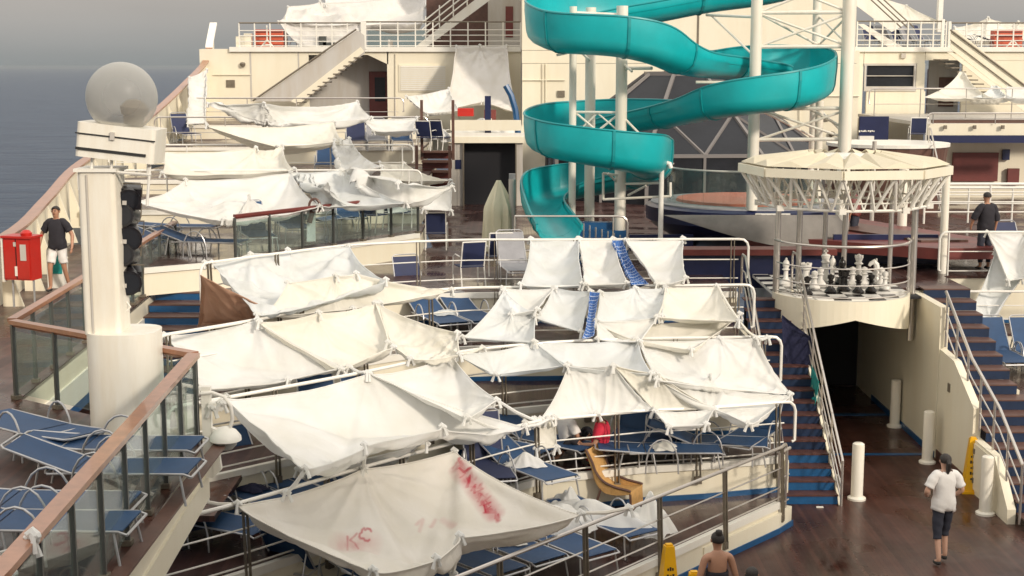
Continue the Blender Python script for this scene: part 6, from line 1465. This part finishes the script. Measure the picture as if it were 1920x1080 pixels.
# shirt and belt hanging on the aft glass rail
sheet('small white towel hanging from the aft glass railing below the dark loop', Q(575, 392, 31.6), Q(592, 391, 31.7), Q(592, 452, 31.6), Q(576, 453, 31.5), slack=1.01, name='towel', cat='towel', n=(10, 22), knots=False, hem=False, esag=.3)
k = MB(); c0 = Q(590, 388, 31.5); k.tube([c0 + Vector((.12 * math.cos(R(a)), 0, .16 * math.sin(R(a)) + .02)) for a in range(-60, 250, 20)], .03, 6); k.tube([c0 + Vector((-.05, 0, -.1)), c0 + Vector((-.12, -.02, -.35))], .06, 6); tag(k.build('strap_loop', 'darkwood', None, None, True), 'dark strap looped over the aft glass railing', 'strap')
sheet('white shirt thrown over the chair behind the aft glass', Q(722, 376, 34.8), Q(762, 372, 34.8), Q(765, 396, 34.6), Q(728, 400, 34.5), slack=1.06, name='shirt', cat='shirt', n=(18, 16), knots=False, hem=False)
sheet('white sheet folded over the last chair before the dark doorway', Q(790, 352, 35.4), Q(848, 345, 35.4), Q(846, 395, 35.0), Q(795, 392, 35.0), slack=1.04, name='bed_sheet', n=(24, 20))

# ================================================================ chess men
def cp_(kind):
    if kind == 'pawn': return [(.11, 0), (.12, .03), (.09, .07), (.05, .12), (.045, .2), (.075, .23), (.04, .25), (.07, .3), (.065, .35), (0, .38)]
    if kind == 'rook': return [(.13, 0), (.14, .04), (.1, .09), (.08, .14), (.075, .28), (.11, .31), (.11, .4), (.08, .4), (.08, .37), (0, .37)]
    if kind == 'bishop': return [(.13, 0), (.14, .04), (.1, .09), (.05, .16), (.045, .3), (.085, .33), (.05, .35), (.075, .42), (.06, .49), (.02, .54), (.028, .56), (0, .58)]
    if kind == 'queen': return [(.14, 0), (.15, .04), (.11, .1), (.06, .18), (.05, .38), (.095, .41), (.055, .44), (.09, .54), (.07, .55), (.03, .57), (.035, .6), (0, .62)]
    return [(.14, 0), (.15, .04), (.11, .1), (.07, .2), (.06, .38), (.1, .41), (.07, .45), (.1, .55), (.08, .57), (0, .59)]
CHS = [('bishop', 1473, 534, 1, 'white bishop standing alone at the left of the balcony'), ('rook', 1511, 531, 1, 'white rook right of the lone bishop'), ('pawn', 1538, 534, 1, 'white pawn just left of the tall king'), ('king', 1547, 527, 1, 'tall white king with a crown near the middle'), ('bishop', 1560, 530, 1, 'white bishop right behind the king'),
       ('pawn', 1598, 533, 1, 'white pawn leftmost of the cluster by the centre post'), ('queen', 1609, 530, 1, 'white queen in the cluster by the centre post'), ('pawn', 1620, 533, 1, 'white pawn rightmost of the cluster by the centre post'), ('knight', 1640, 531, 1, 'white knight near the right post'), ('pawn', 1652, 534, 1, 'white pawn next to the knight'),
       ('pawn', 1513, 552, 0, 'black pawn in front of the white rook'), ('pawn', 1557, 548, 0, 'black pawn in front of the king'), ('rook', 1581, 545, 0, 'black rook by the centre post'), ('pawn', 1609, 549, 0, 'black pawn in front of the white queen'), ('pawn', 1633, 547, 0, 'black pawn in front of the knight'), ('pawn', 1659, 542, 1, 'small white pawn at the right edge of the board'),
       ('pawn', 1527, 541, 1, 'white pawn set forward left of centre'), ('bishop', 1578, 532, 0, 'black bishop behind the black rook')]
for kind, u, v, wh, lab in CHS:
    p = P(u, v, 3.02); c_ = MB(); pr_ = cp_(kind) if kind != 'knight' else [(.13, 0), (.14, .04), (.1, .09), (.07, .14), (.085, .2), (0, .2)]
    c_.lathe(pr_, (0, 0, 0), 14)
    if kind == 'king': c_.box((0, 0, .63), (.03, .03, .1)); c_.box((0, 0, .645), (.09, .03, .03))
    if kind == 'rook':
        for q_ in range(6): a = R(60 * q_); c_.box((.09 * math.cos(a), .09 * math.sin(a), .415), (.045, .045, .04), a)
    if kind == 'queen':
        for q_ in range(7): a = R(51.4 * q_); c_.box((.078 * math.cos(a), .078 * math.sin(a), .565), (.02, .02, .05), a)
    if kind == 'knight': c_.tube([(.03, 0, .18), (.04, 0, .3), (.02, 0, .4), (-.03, 0, .46), (-.1, 0, .42), (-.13, 0, .37)], [.075, .065, .06, .06, .045, .03], 8); c_.box((.02, 0, .5), (.02, .06, .05))
    tag(c_.build('chess_' + kind, 'chessw' if wh else 'chessb', None, (p.x, p.y, 3.015), True), lab, 'chess piece', 'outdoor chess pieces')
# ================================================================ people
def skin_mesh(name, V, E, Rr, m, parent=None, sub=2, root=0, extra=None):
    bm_ = bmesh.new(); ly = bm_.verts.layers.skin.verify(); vs = [bm_.verts.new(v) for v in V]
    for i, v in enumerate(vs):
        r_ = Rr[i]; v[ly].radius = r_ if isinstance(r_, tuple) else (r_, r_); v[ly].use_root = (i == root)
    for a, b_ in E: bm_.edges.new((vs[a], vs[b_]))
    me = bpy.data.meshes.new('t'); bm_.to_mesh(me); bm_.free(); o = bpy.data.objects.new('t', me); C.objects.link(o)
    s1 = o.modifiers.new('s', 'SKIN'); s1.use_smooth_shade = True; s1.branch_smoothing = .3; s2 = o.modifiers.new('b', 'SUBSURF'); s2.levels = sub
    dg = bpy.context.evaluated_depsgraph_get(); dg.update(); nm = bpy.data.meshes.new_from_object(o.evaluated_get(dg)); bpy.data.objects.remove(o); bpy.data.meshes.remove(me)
    if extra:     # e.g. fingers, rooted inside the palm
        bm_ = bmesh.new(); bm_.from_mesh(nm); t_ = bpy.data.meshes.new('x'); t_.from_pydata([tuple(v) for v in extra.v], [], extra.f); bm_.from_mesh(t_); bm_.to_mesh(nm); bm_.free()
    nm.name = name; nm.materials.clear(); nm.materials.append(M[m]); nm.polygons.foreach_set('use_smooth', [True] * len(nm.polygons)); nm.polygons.foreach_set('material_index', [0] * len(nm.polygons))
    o = bpy.data.objects.new(name, nm); C.objects.link(o)
    if parent is not None: o.parent = parent
    return o
BASE = dict(pelvis=(0, 0, .95), waist=(0, 0, 1.1), chest=(0, .0, 1.28), nb=(0, -.01, 1.44), neck=(0, .0, 1.50), hl=(0, .025, 1.57), hm=(0, .01, 1.645), ht=(0, 0, 1.70),
            shL=(-.17, -.01, 1.41), shR=(.17, -.01, 1.41), elL=(-.25, -.03, 1.14), elR=(.25, -.03, 1.14), wrL=(-.27, .06, .90), wrR=(.27, .06, .90), paL=(-.27, .085, .83), paR=(.27, .085, .83),
            hiL=(-.085, 0, .9), hiR=(.085, 0, .9), knL=(-.1, .03, .5), knR=(.1, .03, .5), anL=(-.1, -.01, .09), anR=(.1, -.01, .09), toL=(-.115, .13, .03), toR=(.115, .13, .03))
def person(label, loc, rz, scale, J, skin, shirt, pants, hairstyle='short', sleeve=.62, pant_end=.75, shoes='ink', fat=1.0, upper=True, sleeveless=False, group=None):
    D = {k_: Vector(v) for k_, v in BASE.items()}; D.update({k_: Vector(v) for k_, v in J.items()})
    root = empty('person', label, 'person', loc, rz, group); root.scale = (scale,) * 3
    names = list(D); ix = {k_: i for i, k_ in enumerate(names)}
    rad = dict(pelvis=(.135 * fat, .105 * fat), waist=(.12 * fat, .1 * fat), chest=(.14 * fat, .11 * fat), nb=(.085, .07), neck=.052, hl=(.066, .072), hm=(.076, .092), ht=(.05, .062), shL=.058, shR=.058, elL=.042, elR=.042, wrL=.029, wrR=.029, paL=(.036, .02), paR=(.036, .02),
               hiL=.088, hiR=.088, knL=.056, knR=.056, anL=.036, anR=.036, toL=.03, toR=.03)
    E = [('pelvis', 'waist'), ('waist', 'chest'), ('chest', 'nb'), ('nb', 'neck'), ('neck', 'hl'), ('hl', 'hm'), ('hm', 'ht')]
    for s_ in 'LR': E += [('nb', 'sh' + s_), ('sh' + s_, 'el' + s_), ('el' + s_, 'wr' + s_), ('wr' + s_, 'pa' + s_), ('pelvis', 'hi' + s_), ('hi' + s_, 'kn' + s_), ('kn' + s_, 'an' + s_), ('an' + s_, 'to' + s_)]
    fg = MB()
    for s_ in 'LR':
        w_, p_ = D['wr' + s_], D['pa' + s_]; d = (p_ - w_).normalized(); sd = d.cross(Vector((1, 0, 0))).normalized(); inn = Vector((1 if s_ == 'L' else -1, 0, 0)) * .02
        for q_, L_ in enumerate((.062, .074, .07, .056)):
            b_ = p_ + sd * (.027 - .018 * q_); fg.tube([b_ - d * .01, b_ + d * L_ * .45 + inn * .1, b_ + d * L_ * .8 + inn * .6, b_ + d * L_ + inn], [.0095, .009, .008, .006], 6)
        b_ = w_.lerp(p_, .45); fg.tube([b_, b_ + sd * .035 + d * .02, b_ + sd * .042 + d * .055 + inn * .3], [.011, .0105, .007], 6)
    skin_mesh('body', [D[k_] for k_ in names], [(ix[a], ix[b_]) for a, b_ in E], [rad[k_] for k_ in names], skin, root, 2, ix['pelvis'], fg)
    body = root.children[0] if False else [c_ for c_ in bpy.data.objects if c_.parent is root][0]
    def garment(name, m, segs, zlo, zhi, off, grow=.0):
        """cloth cut from the body's own surface and lifted off it; segs: bones it covers up to a fraction of their length"""
        st_ = lambda q_: q_[:-1] + '*' if q_[-1] in 'LR' else q_
        me = body.data; nv_ = len(me.vertices); co = np.empty(nv_ * 3); me.vertices.foreach_get('co', co); co = co.reshape(-1, 3); no = np.empty(nv_ * 3); me.vertices.foreach_get('normal', no); no = no.reshape(-1, 3)
        best = np.full(nv_, 9.); bi = np.zeros(nv_, int); bt = np.zeros(nv_)
        for i_, (a, b_) in enumerate(E):
            A, B = np.array(D[a]), np.array(D[b_]); ab = B - A; t_ = np.clip(((co - A) @ ab) / (ab @ ab + 1e-9), 0, 1); rr__ = rad[a][0] if isinstance(rad[a], tuple) else rad[a]
            d_ = np.linalg.norm(co - A - t_[:, None] * ab, axis=1) - .5 * rr__; u_ = d_ < best; best[u_] = d_[u_]; bi[u_] = i_; bt[u_] = t_[u_]
        lim = np.array([segs.get((a, b_), segs.get((st_(a), st_(b_)), -1)) for a, b_ in E]); keep = (bt <= lim[bi]) & (co[:, 2] > zlo) & (co[:, 2] < zhi)
        fs_ = [tuple(p_.vertices) for p_ in me.polygons if all(keep[i_] for i_ in p_.vertices)]
        wr = np.sin(co[:, 2] * 42 + co[:, 0] * 25) * .004 + np.sin(co[:, 0] * 60 - co[:, 2] * 23) * .003
        drop = np.clip((zhi - co[:, 2]) / max(zhi - zlo, .01), 0, 1) * grow if grow else 0
        out = co + no * (off + wr + drop)[:, None]; use = sorted({i_ for f_ in fs_ for i_ in f_}); mp_ = {o_: n_ for n_, o_ in enumerate(use)}
        ob = MB().add([out[i_] for i_ in use], [tuple(mp_[i_] for i_ in f_) for f_ in fs_]).build(name, m, root, smooth=True); so = ob.modifiers.new('cloth', 'SOLIDIFY'); so.thickness = .006; so.offset = 0
        return ob
    if pants:
        pe = pant_end; sg = {('pelvis', 'waist'): .6, ('pelvis', 'hi*'): 1, ('hi*', 'kn*'): min(pe, 1)}
        if pe > 1: sg[('kn*', 'an*')] = pe - 1
        garment('shorts' if pe <= 1 else 'trousers', pants, sg, -1, 9, .013, .012 if pe <= 1 else 0)
    if shirt:
        sg = {('pelvis', 'waist'): 1, ('waist', 'chest'): 1, ('chest', 'nb'): 1, ('pelvis', 'hi*'): 1, ('hi*', 'kn*'): .14}
        if not sleeveless: sg[('nb', 'sh*')] = 1; sg[('sh*', 'el*')] = sleeve
        top_ = D['neck'].z - .02 if not sleeveless else D['chest'].z - .02
        garment('shirt', shirt, sg, D['pelvis'].z - .1, top_, .024, .02)
    if shoes:
        for s_ in 'LR': skin_mesh('shoe', [D['an' + s_] + Vector((0, -.03, -.04)), D['an' + s_] + Vector((0, .03, -.045)), D['to' + s_] + Vector((0, .02, .01))], [(0, 1), (1, 2)], [(.045, .04), (.047, .038), (.04, .026)], shoes, root, 1, 0)
    h = D['hm']
    # face: nose, eyes, mouth, ears
    MB().tube([h + Vector((0, .085, .012)), h + Vector((0, .108, -.02)), h + Vector((0, .095, -.032))], [.007, .013, .01], 7).build('nose', skin, root, smooth=True)
    for s_ in (-1, 1):
        MB().lathe([(0, -.008), (.012, 0), (0, .008)], h + Vector((s_ * .032, .082, .005)), 8).build('eye', 'ink', root, smooth=True)
        MB().bar(h + Vector((s_ * .018, .092, .026)), h + Vector((s_ * .05, .08, .027)), .006, .007).build('eyebrow', 'hair', root)
        MB().lathe([(0, -.03), (.016, -.012), (.018, .01), (0, .03)], h + Vector((s_ * .08, .0, -.01)), 8).build('ear', skin, root, smooth=True)
    MB().bar(h + Vector((-.022, .086, -.056)), h + Vector((.022, .086, -.056)), .01, .008).build('mouth', 'maroon', root)
    # hair
    hm_ = MB(); nA, nZ = 20, 8; vs = []
    low_ = -.075 if hairstyle != 'short' else -.03
    for j in range(nZ + 1):
        ph = R(90 * j / nZ) if j else 0
        for i in range(nA):
            a = 2 * math.pi * i / nA; front = max(0, math.sin(a)); ext = R(118 if hairstyle != 'short' else 100) * (1 - .48 * front); p_ = ext * j / nZ
            vs.append(h + Vector((.088 * math.sin(p_) * math.cos(a), .104 * math.sin(p_) * math.sin(a) - .008, .012 + .092 * math.cos(p_))))
    hm_.add(vs, [(j * nA + i, j * nA + (i + 1) % nA, (j + 1) * nA + (i + 1) % nA, (j + 1) * nA + i) for j in range(nZ) for i in range(nA)])
    if hairstyle == 'tail': hm_.tube([h + Vector((0, -.09, .03)), h + Vector((0, -.13, -.02)), h + Vector((0, -.115, -.12)), h + Vector((0, -.09, -.2))], [.03, .045, .04, .015], 8)
    if hairstyle == 'bun': hm_.lathe([(0, -.05), (.04, -.035), (.052, 0), (.04, .035), (0, .05)], h + Vector((0, -.05, .1)), 10)
    if hairstyle == 'long': hm_.tube([h + Vector((0, -.03, 0)), h + Vector((0, -.05, -.1)), h + Vector((0, -.06, -.18))], [.09, .085, .05], 10)
    hm_.build('hair', 'hair', root, smooth=True)
    return root
p = P(112, 546, 3.0)
person('man in a black T-shirt and white shorts walking toward us on the left deck', (p.x, p.y, 3.005), R(172), .99,
       dict(knL=(-.11, -.02, .5), anL=(-.13, -.16, .12), toL=(-.14, -.05, .03), knR=(.12, .13, .51), anR=(.13, .12, .09), toR=(.15, .25, .03), elR=(.34, -.02, 1.16), wrR=(.37, .05, .92), paR=(.37, .08, .85), elL=(-.31, -.04, 1.16), wrL=(-.34, .06, .93), paL=(-.34, .09, .86)),
       'skin1', 'tblack', 'twhite', 'short', .72, .86, fat=1.22)
p = P(1764, 1058, 0)
person('woman seen from behind in a white T-shirt and knee-length dark trousers', (p.x, p.y, .005), R(8), .99,
       dict(knR=(.09, .12, .5), anR=(.09, .06, .12), toR=(.1, .2, .05), knL=(-.09, -.02, .5), anL=(-.09, -.12, .1), toL=(-.1, .02, .03), elL=(-.29, -.02, 1.17), wrL=(-.2, .18, 1.05), paL=(-.15, .24, 1.05), elR=(.29, -.02, 1.17), wrR=(.22, .18, 1.02), paR=(.18, .24, 1.02)),
       'skin2', 'twhite', 'trousers', 'tail', .75, 1.22, fat=1.18)
p = P(1345, 1090, .9); y_ = 17.5
person('bare shouldered person with a dark hair bun at the bottom edge', (Q(1345, 1050, y_).x, y_, .0), R(10), .97, dict(), 'skin1', 'tblack', 'trousers', 'bun', fat=1.1, sleeveless=True)
person('dark haired person cut off at the bottom edge', (Q(1410, 1070, 16.6).x, 16.6, -.0), R(-20), .89, dict(), 'skin1', 'tblack', 'trousers', 'long')
p = Q(1850, 450, 31.8)
person('person in a black coat seen from behind at the far right', (p.x, 31.9, 3.005), R(15), 1.0, dict(elL=(-.3, .02, 1.17), wrL=(-.3, .12, .98), paL=(-.28, .16, .93)), 'skin1', 'tblack', 'trousers', 'short', 1.0, 1.8, fat=1.35)
p = Q(1602, 450, 35.5)
person('blurred person in maroon leaning forward behind the canopy posts', (p.x, 35.5, 3.005), R(60), .98, dict(chest=(0, .06, 1.26), nb=(0, .12, 1.38), neck=(0, .15, 1.43), hl=(0, .19, 1.48), hm=(0, .19, 1.55), ht=(0, .19, 1.61), shL=(-.17, .1, 1.36), shR=(.17, .1, 1.36)), 'skin1', 'maroon', 'trousers', 'short', 1.0, 1.8)
sit = dict(pelvis=(0, 0, .14), waist=(0, -.06, .31), chest=(0, -.09, .49), nb=(0, -.09, .65), neck=(0, -.06, .71), hl=(0, -.03, .78), hm=(0, -.04, .855), ht=(0, -.05, .91), shL=(-.17, -.09, .62), shR=(.17, -.09, .62), elL=(-.26, -.02, .38), elR=(.26, -.02, .38), wrL=(-.16, .2, .34), wrR=(.16, .2, .34), paL=(-.13, .26, .36), paR=(.13, .26, .36),
           hiL=(-.09, .04, .13), hiR=(.09, .04, .13), knL=(-.14, .4, .42), knR=(.14, .42, .36), anL=(-.14, .62, .09), anR=(.15, .7, .09), toL=(-.15, .76, .04), toR=(.16, .83, .06))
for u, yy_, z, rz, sh, lab in ((1120, 22.78, T2z, 75, 'tred', 'sunbather in a red shirt sitting on the deck under the large tent'), (1072, 23.1, T2z, -60, 'twhite', 'person in a pale shirt sitting left of the red shirted one')):
    person(lab, ((u - 960) / F * yy_ * 1.02, yy_, z + .005), R(rz), 1.0, sit, 'skin1', sh, 'tblack', 'short', .7, 1.6, fat=1.2)
# ================================================================ thin sea haze: one closed box of air round ship and sea
m = bpy.data.materials.new('sea_haze'); m.use_nodes = True; n = m.node_tree; n.nodes.clear()
o = n.nodes.new('ShaderNodeOutputMaterial'); pv = n.nodes.new('ShaderNodeVolumePrincipled')
pv.inputs['Color'].default_value = (.42, .46, .50, 1); pv.inputs['Density'].default_value = .00007; pv.inputs['Anisotropy'].default_value = .0
n.links.new(pv.outputs[0], o.inputs['Volume'])
M['haze'] = m
hz = MB().box((0, 14000, -5), (29000, 29900, 40.5)).build('haze', 'haze'); tag(hz, kind='stuff')
